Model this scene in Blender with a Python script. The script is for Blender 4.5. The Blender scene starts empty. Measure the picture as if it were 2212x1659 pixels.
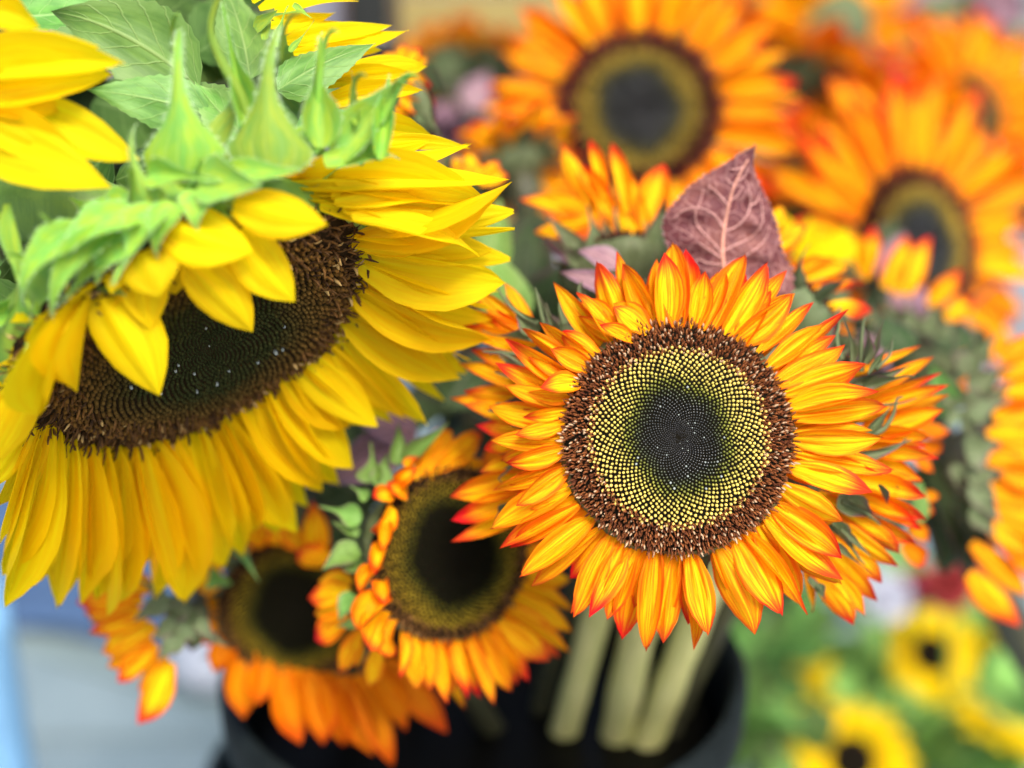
import bpy, math, random
from mathutils import Vector, Matrix, noise
random.seed(7)
S = bpy.context.scene
COL = S.collection

# ------------------------------------------------------------------ camera
PITCH = math.radians(22.0)
CAM = Vector((0, 0, 1.0))
RIGHT = Vector((1, 0, 0))
FWD = Vector((0, math.cos(PITCH), -math.sin(PITCH)))
UP = Vector((0, math.sin(PITCH), math.cos(PITCH)))
cam_d = bpy.data.cameras.new('camera')
cam = bpy.data.objects.new('camera', cam_d)
COL.objects.link(cam)
cam.location = CAM
cam.rotation_euler = (math.pi / 2 - PITCH, 0, 0)
cam_d.lens = 50
cam_d.sensor_width = 36
cam_d.clip_start = 0.01
cam_d.clip_end = 2000
cam_d.dof.use_dof = True
cam_d.dof.focus_distance = 0.488
cam_d.dof.aperture_fstop = 3.1
S.camera = cam
S.render.resolution_x, S.render.resolution_y = 1024, 768

# ------------------------------------------------------------------ sky, sun, exposure
SUN_EL, SUN_AZ = math.radians(54), math.radians(158)     # azimuth clockwise from +Y: behind the camera, to its right
w = bpy.data.worlds.new("World"); S.world = w; w.use_nodes = True
nt = w.node_tree
bg = nt.nodes['Background']
sk = nt.nodes.new('ShaderNodeTexSky'); sk.sky_type = 'NISHITA'
sk.sun_disc = False
sk.sun_elevation = SUN_EL; sk.sun_rotation = SUN_AZ
sk.air_density = 0.8; sk.dust_density = 3.5; sk.ozone_density = 0.6
nt.links.new(sk.outputs[0], bg.inputs[0]); bg.inputs[1].default_value = 0.135
sd = bpy.data.lights.new('sun', 'SUN'); sun = bpy.data.objects.new('sun', sd); COL.objects.link(sun)
sd.energy = 2.0; sd.angle = math.radians(22); sd.color = (1.0, 0.93, 0.82)
sdir = Vector((math.sin(SUN_AZ) * math.cos(SUN_EL), math.cos(SUN_AZ) * math.cos(SUN_EL), math.sin(SUN_EL)))
sun.rotation_euler = sdir.to_track_quat('Z', 'Y').to_euler()
sun.location = (0, 0, 5)
S.view_settings.view_transform = 'Standard'
S.view_settings.look = 'None'
S.view_settings.exposure = 1.27
S.view_settings.gamma = 1
S.render.engine = 'CYCLES'
S.cycles.max_bounces = 8
S.cycles.transmission_bounces = 6

# ------------------------------------------------------------------ projection helpers (photo point + distance -> place)
K = 0.36 / 1106.0
def P(x, y, d):
    return CAM + FWD * d + RIGHT * ((x - 1106) * K * d) + UP * (-(y - 829.5) * K * d)
def ppm(d): return K * d                                   # metres per photo unit at distance d
def CV(x, y, z):                                           # direction right / up / towards the viewer
    return (RIGHT * x + UP * y - FWD * z).normalized()
def depth(p): return (p - CAM).dot(FWD)
def on_plane(x, y, C, N):                                  # distance along FWD where the ray meets a plane
    r = P(x, y, 1.0) - CAM
    return (C - CAM).dot(N) / r.dot(N)

# ------------------------------------------------------------------ materials
def newmat(name):
    m = bpy.data.materials.new(name); m.use_nodes = True
    n = m.node_tree; n.nodes.clear()
    return m, n
def nd(n, t, **kw):
    x = n.nodes.new(t)
    for k, v in kw.items(): setattr(x, k, v)
    return x
def lk(n, a, b): n.links.new(a, b)
def mth(n, op, a, b=None, c=None, clamp=False):
    x = nd(n, 'ShaderNodeMath', operation=op); x.use_clamp = clamp
    for i, v in enumerate((a, b, c)):
        if v is None: continue
        if isinstance(v, (int, float)): x.inputs[i].default_value = v
        else: lk(n, v, x.inputs[i])
    return x.outputs[0]
def mixc(n, f, a, b, mode='MIX'):
    x = nd(n, 'ShaderNodeMix', data_type='RGBA', blend_type=mode)
    for i, v in ((0, f), (6, a), (7, b)):
        if isinstance(v, (int, float)): x.inputs[i].default_value = v
        elif isinstance(v, tuple): x.inputs[i].default_value = v + (1,) if len(v) == 3 else v
        else: lk(n, v, x.inputs[i])
    return x.outputs[2]
def smooth(n, v, a, b):
    x = nd(n, 'ShaderNodeMapRange', interpolation_type='SMOOTHSTEP')
    lk(n, v, x.inputs[0]); x.inputs[1].default_value = a; x.inputs[2].default_value = b
    return x.outputs[0]
def noise_tex(n, vec, scale, detail=3, rough=.55):
    x = nd(n, 'ShaderNodeTexNoise'); x.inputs['Scale'].default_value = scale
    x.inputs['Detail'].default_value = detail; x.inputs['Roughness'].default_value = rough
    if vec is not None: lk(n, vec, x.inputs['Vector'])
    return x.outputs['Fac']
def finish(n, col, rough, spec, transl=0.0, tcol=None, bump=None, bstr=.3, bdist=.001):
    p = nd(n, 'ShaderNodeBsdfPrincipled')
    if isinstance(col, tuple): p.inputs['Base Color'].default_value = col + (1,)
    else: lk(n, col, p.inputs['Base Color'])
    if isinstance(rough, (int, float)): p.inputs['Roughness'].default_value = rough
    else: lk(n, rough, p.inputs['Roughness'])
    p.inputs['Specular IOR Level'].default_value = spec
    if bump is not None:
        b = nd(n, 'ShaderNodeBump'); b.inputs['Strength'].default_value = bstr; b.inputs['Distance'].default_value = bdist
        lk(n, bump, b.inputs['Height']); lk(n, b.outputs[0], p.inputs['Normal'])
    o = nd(n, 'ShaderNodeOutputMaterial')
    if transl:
        t = nd(n, 'ShaderNodeBsdfTranslucent')
        if tcol is None: tcol = col
        if isinstance(tcol, tuple): t.inputs[0].default_value = tcol + (1,)
        else: lk(n, tcol, t.inputs[0])
        mx = nd(n, 'ShaderNodeMixShader'); mx.inputs[0].default_value = transl
        lk(n, p.outputs[0], mx.inputs[1]); lk(n, t.outputs[0], mx.inputs[2]); lk(n, mx.outputs[0], o.inputs[0])
    else: lk(n, p.outputs[0], o.inputs[0])
    return p
def uvs(n):
    u = nd(n, 'ShaderNodeUVMap'); s = nd(n, 'ShaderNodeSeparateXYZ'); lk(n, u.outputs[0], s.inputs[0])
    return u.outputs[0], s.outputs[0], s.outputs[1]
def streaks(n, u, v, rnd, su, sv, scale=1.0, detail=3):
    c = nd(n, 'ShaderNodeCombineXYZ')
    lk(n, mth(n, 'MULTIPLY', u, su), c.inputs[0]); lk(n, mth(n, 'MULTIPLY', v, sv), c.inputs[1])
    lk(n, mth(n, 'MULTIPLY', rnd, 37.0), c.inputs[2])
    return noise_tex(n, c.outputs[0], scale, detail)

def petal_material(name, core, mid, edge, tip, tip_amt, blotch, transl):
    m, n = newmat(name)
    _, u, v = uvs(n)                                       # u along the petal, v 0..1 across
    oi = nd(n, 'ShaderNodeObjectInfo'); rnd = oi.outputs['Random']
    av = mth(n, 'ABSOLUTE', mth(n, 'SUBTRACT', mth(n, 'MULTIPLY', v, 2.0), 1.0))
    s1 = streaks(n, u, v, rnd, 1.3, 13.0, 1.0, 4)
    s2 = streaks(n, u, v, mth(n, 'ADD', rnd, .4), 2.2, 34.0, 1.0, 2)
    st = smooth(n, mth(n, 'ADD', mth(n, 'MULTIPLY', s1, .55), mth(n, 'MULTIPLY', s2, .45)), .44, .56)
    c = mixc(n, st, core, mid)
    e = smooth(n, mth(n, 'ADD', av, mth(n, 'MULTIPLY', mth(n, 'SUBTRACT', s1, .5), .9)), .50, 1.02)
    c = mixc(n, mth(n, 'MULTIPLY', e, .72), c, edge)
    # ripe red towards the tip, more on some petals than others
    r2 = mth(n, 'FRACT', mth(n, 'MULTIPLY', rnd, 7.31))
    tt = mth(n, 'ADD', u, mth(n, 'ADD', mth(n, 'MULTIPLY', mth(n, 'SUBTRACT', s1, .5), .45), mth(n, 'MULTIPLY', mth(n, 'SUBTRACT', r2, .5), .30)))
    tt = mth(n, 'ADD', tt, mth(n, 'MULTIPLY', av, .10))
    c = mixc(n, mth(n, 'MULTIPLY', smooth(n, tt, .70, 1.05), tip_amt), c, tip)
    if blotch:
        bl = streaks(n, u, v, mth(n, 'ADD', rnd, .77), 3.0, 4.0, 1.1, 4)
        c = mixc(n, mth(n, 'MULTIPLY', smooth(n, bl, .66, .76), blotch), c, tip)
        sp = streaks(n, u, v, mth(n, 'ADD', rnd, .13), 14.0, 9.0, 1.6, 2)
        c = mixc(n, mth(n, 'MULTIPLY', smooth(n, sp, .70, .78), blotch * .7), c, (.30, .09, .02))
    hs = nd(n, 'ShaderNodeHueSaturation'); lk(n, c, hs.inputs['Color'])
    lk(n, mth(n, 'ADD', .492, mth(n, 'MULTIPLY', rnd, .016)), hs.inputs['Hue'])
    lk(n, mth(n, 'ADD', .86, mth(n, 'MULTIPLY', r2, .22)), hs.inputs['Value'])
    c = hs.outputs[0]
    h = mth(n, 'ADD', mth(n, 'MULTIPLY', s1, .7), mth(n, 'MULTIPLY', s2, .3))
    finish(n, c, .6, .10, transl, c, h, .6, .0012)
    return m

M = {}
M['orange'] = petal_material('orange_petal', (.96, .55, .005), (.92, .26, .003), (.80, .105, .003), (.64, .030, .010), 1.0, .75, .32)
M['orange_red'] = petal_material('red_tipped_orange_petal', (.97, .62, .006), (.91, .27, .003), (.78, .075, .004), (.66, .020, .012), 1.0, .4, .32)
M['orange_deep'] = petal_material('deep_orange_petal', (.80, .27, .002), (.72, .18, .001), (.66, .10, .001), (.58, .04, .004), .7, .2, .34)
M['orange_far'] = petal_material('red_orange_petal', (.93, .46, .004), (.88, .22, .003), (.76, .075, .003), (.66, .022, .008), 1.0, .3, .32)
M['yellow'] = petal_material('yellow_petal', (.97, .80, .007), (.95, .69, .004), (.95, .65, .004), (.97, .76, .006), .3, 0, .60)

def green_material(name, a, b, edge, vein, rough, spec, transl, veins=True, edge_amt=.8):
    m, n = newmat(name)
    _, u, v = uvs(n)
    oi = nd(n, 'ShaderNodeObjectInfo'); rnd = oi.outputs['Random']
    sv = mth(n, 'SUBTRACT', mth(n, 'MULTIPLY', v, 2.0), 1.0)
    av = mth(n, 'ABSOLUTE', sv)
    s1 = streaks(n, u, v, rnd, 5.0, 5.0, 1.0, 5)
    s2 = streaks(n, u, v, mth(n, 'ADD', rnd, .3), 2.0, 22.0, 1.0, 3)
    c = mixc(n, smooth(n, mth(n, 'ADD', mth(n, 'MULTIPLY', s1, .7), mth(n, 'MULTIPLY', s2, .3)), .36, .64), a, b)
    h = mth(n, 'ADD', mth(n, 'MULTIPLY', s1, .3), mth(n, 'MULTIPLY', s2, .25))
    e = smooth(n, mth(n, 'ADD', mth(n, 'ADD', mth(n, 'MULTIPLY', av, .75), mth(n, 'MULTIPLY', u, .45)), mth(n, 'MULTIPLY', mth(n, 'SUBTRACT', s1, .5), .8)), .62, 1.05)
    c = mixc(n, mth(n, 'MULTIPLY', e, edge_amt), c, edge)
    if not veins:
        lv = mth(n, 'ABSOLUTE', mth(n, 'SUBTRACT', mth(n, 'FRACT', mth(n, 'ADD', mth(n, 'MULTIPLY', v, 6.0), mth(n, 'MULTIPLY', s1, .8))), .5))
        lv = mth(n, 'SUBTRACT', 1.0, smooth(n, lv, .02, .14))
        c = mixc(n, mth(n, 'MULTIPLY', lv, .16), c, vein)
        h = mth(n, 'ADD', h, mth(n, 'MULTIPLY', lv, .25))
    if veins:
        mr = mth(n, 'SUBTRACT', 1.0, smooth(n, av, .015, .07))
        ph = mth(n, 'SUBTRACT', mth(n, 'MULTIPLY', u, 6.0), mth(n, 'MULTIPLY', av, 1.9))
        ph = mth(n, 'ADD', ph, mth(n, 'MULTIPLY', mth(n, 'SUBTRACT', s1, .5), .5))
        sd_ = mth(n, 'ABSOLUTE', mth(n, 'SUBTRACT', mth(n, 'FRACT', ph), .5))
        sdv = mth(n, 'SUBTRACT', 1.0, smooth(n, sd_, .015, .07))
        vv = mth(n, 'MAXIMUM', mr, mth(n, 'MULTIPLY', sdv, .7))
        c = mixc(n, mth(n, 'MULTIPLY', vv, .55), c, vein)
        h = mth(n, 'SUBTRACT', h, mth(n, 'MULTIPLY', vv, .6))
    hs = nd(n, 'ShaderNodeHueSaturation'); lk(n, c, hs.inputs['Color'])
    lk(n, mth(n, 'ADD', .485, mth(n, 'MULTIPLY', rnd, .03)), hs.inputs['Hue'])
    lk(n, mth(n, 'ADD', .8, mth(n, 'MULTIPLY', rnd, .4)), hs.inputs['Value'])
    c = hs.outputs[0]
    finish(n, c, rough, spec, transl, c, h, .5, .0012)
    return m
M['bract_lime'] = green_material('lime_bract', (.30, .44, .035), (.17, .38, .06), (.26, .50, .14), (.45, .62, .20), .55, .2, .22, False, .45)
M['bract_dusk'] = green_material('dusky_bract', (.090, .120, .048), (.14, .175, .085), (.14, .055, .080), (.2, .25, .12), .55, .2, .18, False, .9)
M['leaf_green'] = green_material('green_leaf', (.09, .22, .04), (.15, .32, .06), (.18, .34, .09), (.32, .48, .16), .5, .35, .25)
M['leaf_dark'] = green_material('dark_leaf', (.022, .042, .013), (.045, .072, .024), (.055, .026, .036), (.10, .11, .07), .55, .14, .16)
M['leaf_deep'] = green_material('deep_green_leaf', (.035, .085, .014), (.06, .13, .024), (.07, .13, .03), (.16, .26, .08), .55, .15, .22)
M['bract_green'] = green_material('mauve_edged_bract', (.13, .27, .045), (.19, .36, .08), (.19, .09, .13), (.2, .3, .1), .5, .25, .22, False, .75)
M['leaf_mauve'] = green_material('mauve_leaf', (.19, .10, .13), (.26, .15, .17), (.22, .13, .20), (.55, .30, .36), .45, .4, .2)
M['leaf_bright'] = green_material('bright_leaf', (.16, .36, .07), (.24, .44, .10), (.3, .46, .14), (.4, .55, .2), .5, .35, .3)

def stem_material(name, a, b, blush):
    m, n = newmat(name)
    tc = nd(n, 'ShaderNodeTexCoord')
    mp = nd(n, 'ShaderNodeMapping'); lk(n, tc.outputs['Object'], mp.inputs[0]); mp.inputs['Scale'].default_value = (1, 1, .2)
    f = noise_tex(n, mp.outputs[0], 160, 4)
    f2 = noise_tex(n, tc.outputs['Object'], 25, 3)
    c = mixc(n, smooth(n, f, .35, .65), a, b)
    c = mixc(n, mth(n, 'MULTIPLY', smooth(n, f2, .55, .75), .7), c, blush)
    finish(n, c, .5, .35, 0, None, f, .5, .001)
    return m
M['stem'] = stem_material('pale_stem', (.66, .64, .26), (.56, .57, .21), (.46, .28, .22))
M['stem_dark'] = stem_material('dark_stem', (.060, .062, .028), (.040, .040, .022), (.06, .03, .03))
M['stem_lime'] = stem_material('lime_stem', (.15, .27, .045), (.10, .20, .035), (.18, .28, .07))

def attr_material(name, rough, spec, bump_scale=0):
    m, n = newmat(name)
    a = nd(n, 'ShaderNodeAttribute', attribute_name='Col')
    finish(n, a.outputs['Color'], rough, spec)
    return m
def floret_material():
    m, n = newmat('floret')
    a = nd(n, 'ShaderNodeAttribute', attribute_name='Col')
    p = finish(n, a.outputs['Color'], .30, .45)
    lum = nd(n, 'ShaderNodeRGBToBW'); lk(n, a.outputs['Color'], lum.inputs[0])
    lk(n, mth(n, 'SUBTRACT', .65, mth(n, 'MULTIPLY', smooth(n, lum.outputs[0], .015, .10), .30)), p.inputs['Specular IOR Level'])
    tc = nd(n, 'ShaderNodeTexCoord')                       # waxy bloom is patchy on the young buds
    w_ = smooth(n, noise_tex(n, tc.outputs['Object'], 2.6, 2), .50, .58)
    lk(n, mth(n, 'SUBTRACT', .42, mth(n, 'MULTIPLY', w_, .20)), p.inputs['Roughness'])
    lk(n, mth(n, 'MULTIPLY', mth(n, 'SUBTRACT', 1.0, smooth(n, lum.outputs[0], .012, .05)), mth(n, 'MULTIPLY', w_, .5)), p.inputs['Coat Weight'])
    p.inputs['Coat Roughness'].default_value = .28
    return m
M['floret'] = floret_material()
M['floret_rough'] = attr_material('dry_floret', .6, .12)
M['floret_dull'] = attr_material('dull_floret', .75, .03)
def plain(name, col, rough=.5, spec=.4, var=.15, scale=60):
    m, n = newmat(name)
    tc = nd(n, 'ShaderNodeTexCoord')
    f = noise_tex(n, tc.outputs['Object'], scale, 5)
    d = tuple(x * (1 - var) for x in col); l = tuple(min(1, x * (1 + var)) for x in col)
    c = mixc(n, smooth(n, f, .3, .7), d, l)
    finish(n, c, rough, spec, 0, None, f, .25, .002)
    return m
M['disc_dark'] = plain('disc_base', (.006, .005, .003), .8, .03, .3, 300)
M['disc_brown'] = plain('disc_base_brown', (.022, .013, .005), .8, .06, .3, 300)

# ------------------------------------------------------------------ object helpers
def mesh_from(name, verts, faces, mat, uv=None, col=None, sm=True):
    me = bpy.data.meshes.new(name)
    me.from_pydata(verts, [], faces)
    if mat: me.materials.append(mat)
    if uv is not None:
        ul = me.uv_layers.new(name='UVMap')
        idx = [0] * len(me.loops); me.loops.foreach_get('vertex_index', idx)
        flat = []
        for i in idx: flat.extend(uv[i])
        ul.data.foreach_set('uv', flat)
    if col is not None:
        ca = me.color_attributes.new('Col', 'FLOAT_COLOR', 'POINT')
        flat = []
        for c in col: flat.extend((c[0], c[1], c[2], 1))
        ca.data.foreach_set('color', flat)
    if sm: me.polygons.foreach_set('use_smooth', [True] * len(me.polygons))
    me.update()
    return me
def tag(o, label=None, cat=None, group=None, kind=None):
    if label: o['label'] = label
    if cat: o['category'] = cat
    if group: o['group'] = group
    if kind: o['kind'] = kind
def thing(name, loc, label, cat, group=None):
    o = bpy.data.objects.new(name, None); COL.objects.link(o)
    o.empty_display_size = .01
    o.location = loc; tag(o, label, cat, group)
    return o
def part(name, me, root, world, kind=None, label=None):
    """a child whose place is given as a world matrix; root things are not rotated"""
    o = bpy.data.objects.new(name, me); COL.objects.link(o)
    o.parent = root
    if root is not None:
        pw = root['_w'] if False else root_world(root)
        o.matrix_basis = pw.inverted() @ world
        WORLD[o.name] = world.copy()
    else: o.matrix_basis = world
    tag(o, label=label, kind=kind)
    return o
WORLD = {}
def root_world(r):
    if r.name in WORLD: return WORLD[r.name]
    return Matrix.Translation(r.location)
def frame(origin, xdir, zhint, sx=1, sy=1, sz=1):
    x = xdir.normalized()
    z = zhint - x * zhint.dot(x)
    if z.length < 1e-5: z = x.orthogonal()
    z.normalize(); y = z.cross(x)
    return Matrix(((x.x * sx, y.x * sy, z.x * sz, origin.x), (x.y * sx, y.y * sy, z.y * sz, origin.y),
                   (x.z * sx, y.z * sy, z.z * sz, origin.z), (0, 0, 0, 1)))
def frame_z(origin, zdir, s):
    z = zdir.normalized()
    x = UP.cross(z)
    if x.length < 1e-3: x = RIGHT.copy()
    x.normalize(); y = z.cross(x)
    return Matrix(((x.x * s, y.x * s, z.x * s, origin.x), (x.y * s, y.y * s, z.y * s, origin.y),
                   (x.z * s, y.z * s, z.z * s, origin.z), (0, 0, 0, 1)))
def lerp_knots(kn, t):
    for (a, va), (b, vb) in zip(kn, kn[1:]):
        if t <= b:
            q = (t - a) / (b - a); q = q * q * (3 - 2 * q) * .5 + q * .5
            return va + (vb - va) * q
    return kn[-1][1]

# ------------------------------------------------------------------ petal, bract and leaf shapes (unit length along x, unit width)
def blade(name, mat, kn, nl, nw, arch, cup, ridge, twist, sway, curl, seed, serr=0, rip=.02, asym=0.0, nick=0.0):
    rs = random.Random(seed)
    V, U, F = [], [], []
    ph = rs.random() * 6.28; ph2 = rs.random() * 6.28
    for i in range(nl + 1):
        t = i / nl
        wv = lerp_knots(kn, t) * .5
        cx = t; cz = arch * 4 * t * (1 - t); cy = sway * math.sin(math.pi * t)
        if curl:                                            # tip rolls up or down
            q = max(0, (t - .6) / .4); cz += curl * q * q; cx -= abs(curl) * .35 * q * q
        a = twist * t
        for j in range(nw + 1):
            s = -1 + 2 * j / nw
            ed = abs(s)
            y = s * wv
            if serr and ed > .99: y *= 1 + serr * (1 if i % 2 else -1)
            z = cup * wv * (s * s) * (.55 + .45 * math.sin(math.pi * t))
            z += ridge * wv * math.cos(s * 7.5 + ph * .2) * (1 - .6 * t) * (1 - ed ** 4)
            z += rip * math.sin(t * 9 + ph + s * 1.5) * ed * (.3 + t)
            x = cx
            if nick and t > .97: x -= nick * (math.cos(s * 6 + ph2) * .5 + .5) * .05
            yy = y * math.cos(a) - z * math.sin(a); zz = y * math.sin(a) + z * math.cos(a)
            V.append((x + rip * .4 * math.sin(s * 3 + ph2) * t, cy + yy + asym * t * t * wv, cz + zz)); U.append((t, j / nw))
    for i in range(nl):
        for j in range(nw):
            a = i * (nw + 1) + j
            F.append((a, a + 1, a + nw + 2, a + nw + 1))
    return mesh_from(name, V, F, mat, U)
PK = [(0, .42), (.12, .74), (.3, .97), (.45, 1.0), (.62, .89), (.77, .64), (.88, .37), (.95, .17), (1, .01)]
PK2 = [(0, .34), (.15, .64), (.36, .95), (.54, 1.0), (.72, .82), (.85, .50), (.94, .22), (1, .01)]
PKR = [(0, .45), (.15, .8), (.4, 1.0), (.7, .95), (.88, .68), (.96, .36), (1, .06)]
BK = [(0, .45), (.07, .85), (.17, 1.0), (.28, .84), (.40, .48), (.52, .24), (.68, .14), (.9, .10), (.97, .06), (1, .01)]
BKF = [(0, .66), (.07, .93), (.14, 1.0), (.22, .78), (.31, .48), (.41, .27), (.54, .155), (.72, .10), (.93, .06), (1, .01)]
BK2 = [(0, .62), (.15, .95), (.3, 1.0), (.48, .72), (.66, .40), (.82, .19), (.94, .07), (1, .005)]
LK = [(0, .06), (.05, .50), (.14, .86), (.28, 1.0), (.45, .92), (.62, .70), (.78, .42), (.9, .18), (1, .01)]
def petal_lib(mat, n, seed, nl=12, nw=8, amp=1.0):
    rs = random.Random(seed); out = []
    for k in range(n):
        kn = rs.choice([PK, PK, PK2, PK2])
        out.append(blade('petal_shape', mat, kn, nl, nw, rs.uniform(-.01, .085) * amp, rs.uniform(.05, .42) * rs.choice((1, 1, -.5)) * amp,
                         rs.uniform(.05, .10), rs.uniform(-.35, .35) * amp, rs.uniform(-.05, .05), rs.choice((0, 0, .04, -.06)) * amp, seed * 100 + k,
                         rip=rs.uniform(.004, .016), asym=rs.uniform(-.3, .3), nick=rs.choice((0, 0, 0, 1))))
    return out
LIB = {}
LIB['orange'] = petal_lib(M['orange'], 20, 1, 16, 10)
LIB['orange_red'] = petal_lib(M['orange_red'], 14, 2, 14, 8)
LIB['orange_deep'] = petal_lib(M['orange_deep'], 10, 3, 12, 8)
LIB['orange_far'] = petal_lib(M['orange_far'], 10, 5, 12, 8)
LIB['yellow'] = petal_lib(M['yellow'], 18, 4, 16, 10)
LIB['yellow_puffy'] = [blade('petal_shape', M['yellow'], (PKR, PK)[k % 2], 16, 10, .09, -.26, .16, .12 * (k - 1.5), .03 * (k - 1.5), 0, 900 + k, rip=.01) for k in range(4)]
LIB['yellow_hang'] = [blade('petal_shape', M['yellow'], PK, 16, 10, .08, -.22, .14, .12 * (k - 1.5), .04 * (k - 1.5), 0, 930 + k, rip=.008) for k in range(4)]
LIB['yellow_roll'] = [blade('petal_shape', M['yellow'], PK2, 14, 8, .08, 1.3, .05, .5 * (k - 1), .08, 0, 960 + k, rip=.02) for k in range(3)]
LIB['orange_curl'] = [blade('petal_shape', M['orange'], PKR, 14, 8, .22, .9, .05, .6 * (k - 1.5), .06, .12, 980 + k, rip=.03) for k in range(4)]
def bract_lib(mat, n, seed, hook=1.0):
    rs = random.Random(seed)
    return [blade('bract_shape', mat, rs.choice([BK, BK2]), 16, 6, rs.uniform(-.03, .10), rs.uniform(.1, .6), .03, rs.uniform(-.5, .5),
                  rs.uniform(-.09, .09), rs.uniform(-.25, .25) * hook, seed * 50 + k, rip=.012) for k in range(n)]
LIB['bract_lime'] = bract_lib(M['bract_lime'], 10, 11, .6)
LIB['bract_belly'] = [blade('bract_shape', M['bract_lime'], BKF, 20, 8, .10, -.36, .03, .30 * (k - 1), (.05, -.04, .07)[k], -.12, 700 + k, rip=.010, asym=(1.2, -1.0, .8)[k]) for k in range(3)]
LIB['bract_dusk'] = bract_lib(M['bract_dusk'], 12, 12)
LIB['bract_green'] = bract_lib(M['bract_green'], 10, 13)
def leaf_lib(mat, n, seed):
    rs = random.Random(seed)
    return [blade('leaf_shape', mat, LK, 24, 10, rs.uniform(.02, .14), rs.uniform(-.35, .35), .03, rs.uniform(-.5, .5), rs.uniform(-.08, .08),
                  rs.uniform(-.15, .1), seed * 60 + k, serr=.035, rip=.022) for k in range(n)]
for k_, s_ in (('leaf_green', 21), ('leaf_deep', 26), ('leaf_dark', 22), ('leaf_mauve', 23), ('leaf_bright', 24)):
    LIB[k_] = leaf_lib(M[k_], 6, s_)

def put(name, lib, root, P0, P1, width, nhint, rnd=random, roll=.3, label=None, idx=None):
    d = P1 - P0; L = d.length
    me = LIB[lib][idx] if idx is not None else rnd.choice(LIB[lib])
    x = d.normalized(); z = nhint.normalized()
    side = x.cross(z)
    z = z + side * rnd.uniform(-roll, roll)
    return part(name, me, root, frame(P0, d, z, L, width, L), label=label)

HAIR = {}
M['hair'] = plain('pale_hair_green', (.42, .58, .32), .5, .3, .1)
def bract_hairs(me, nl, nw):
    if me.name in HAIR: return HAIR[me.name]
    rs = random.Random(len(HAIR)); V, F = [], []
    co = [v.co.copy() for v in me.vertices]
    for i in range(1, nl):
        for e, q in ((0, 1), (nw, nw - 1)):
            for k in range(5):
                f = rs.random(); a = co[i * (nw + 1) + e].lerp(co[min(i + 1, nl) * (nw + 1) + e], f)
                d = (co[i * (nw + 1) + e] - co[i * (nw + 1) + q]); d.x = 0
                d = Vector((rs.uniform(-.004, .02), (1 if d.y > 0 else -1) * rs.uniform(.03, .08), rs.uniform(-.012, .012)))
                b = len(V); V += [tuple(a + Vector((-.0022, 0, 0))), tuple(a + Vector((.0022, 0, 0))), tuple(a + d)]; F.append((b, b + 1, b + 2))
    HAIR[me.name] = mesh_from('hair_shape', V, F, M['hair'], sm=False)
    return HAIR[me.name]
# ------------------------------------------------------------------ flower discs (unit radius, z = facing)
def dome(r, h, dip): return h * (1 - r * r) - dip * math.exp(-(r / .36) ** 2)
def disc_base(h, dip, mat):
    V, F = [], []; nr, na = 10, 40
    V.append((0, 0, dome(0, h, dip)))
    for i in range(1, nr + 1):
        r = i / nr
        for j in range(na):
            a = 2 * math.pi * j / na; V.append((r * math.cos(a), r * math.sin(a), dome(r, h, dip)))
    for j in range(na): F.append((0, 1 + j, 1 + (j + 1) % na))
    for i in range(nr - 1):
        for j in range(na):
            a = 1 + i * na + j; b = 1 + i * na + (j + 1) % na
            F.append((a, a + na, b + na, b))
    o = len(V)                                              # rim turned down
    for j in range(na):
        a = 2 * math.pi * j / na; V.append((1.0 * math.cos(a), 1.0 * math.sin(a), -.14))
    last = 1 + (nr - 1) * na
    for j in range(na): F.append((last + j, o + j, o + (j + 1) % na, last + (j + 1) % na))
    return mesh_from('disc_shape', V, F, mat)
def jit(c, rs, a): 
    k = 1 + rs.uniform(-a, a); return (c[0] * k, c[1] * k, c[2] * k)
def mixt(a, b, f): return tuple(x + (y - x) * f for x, y in zip(a, b))
GA = math.pi * (3 - math.sqrt(5))
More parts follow.
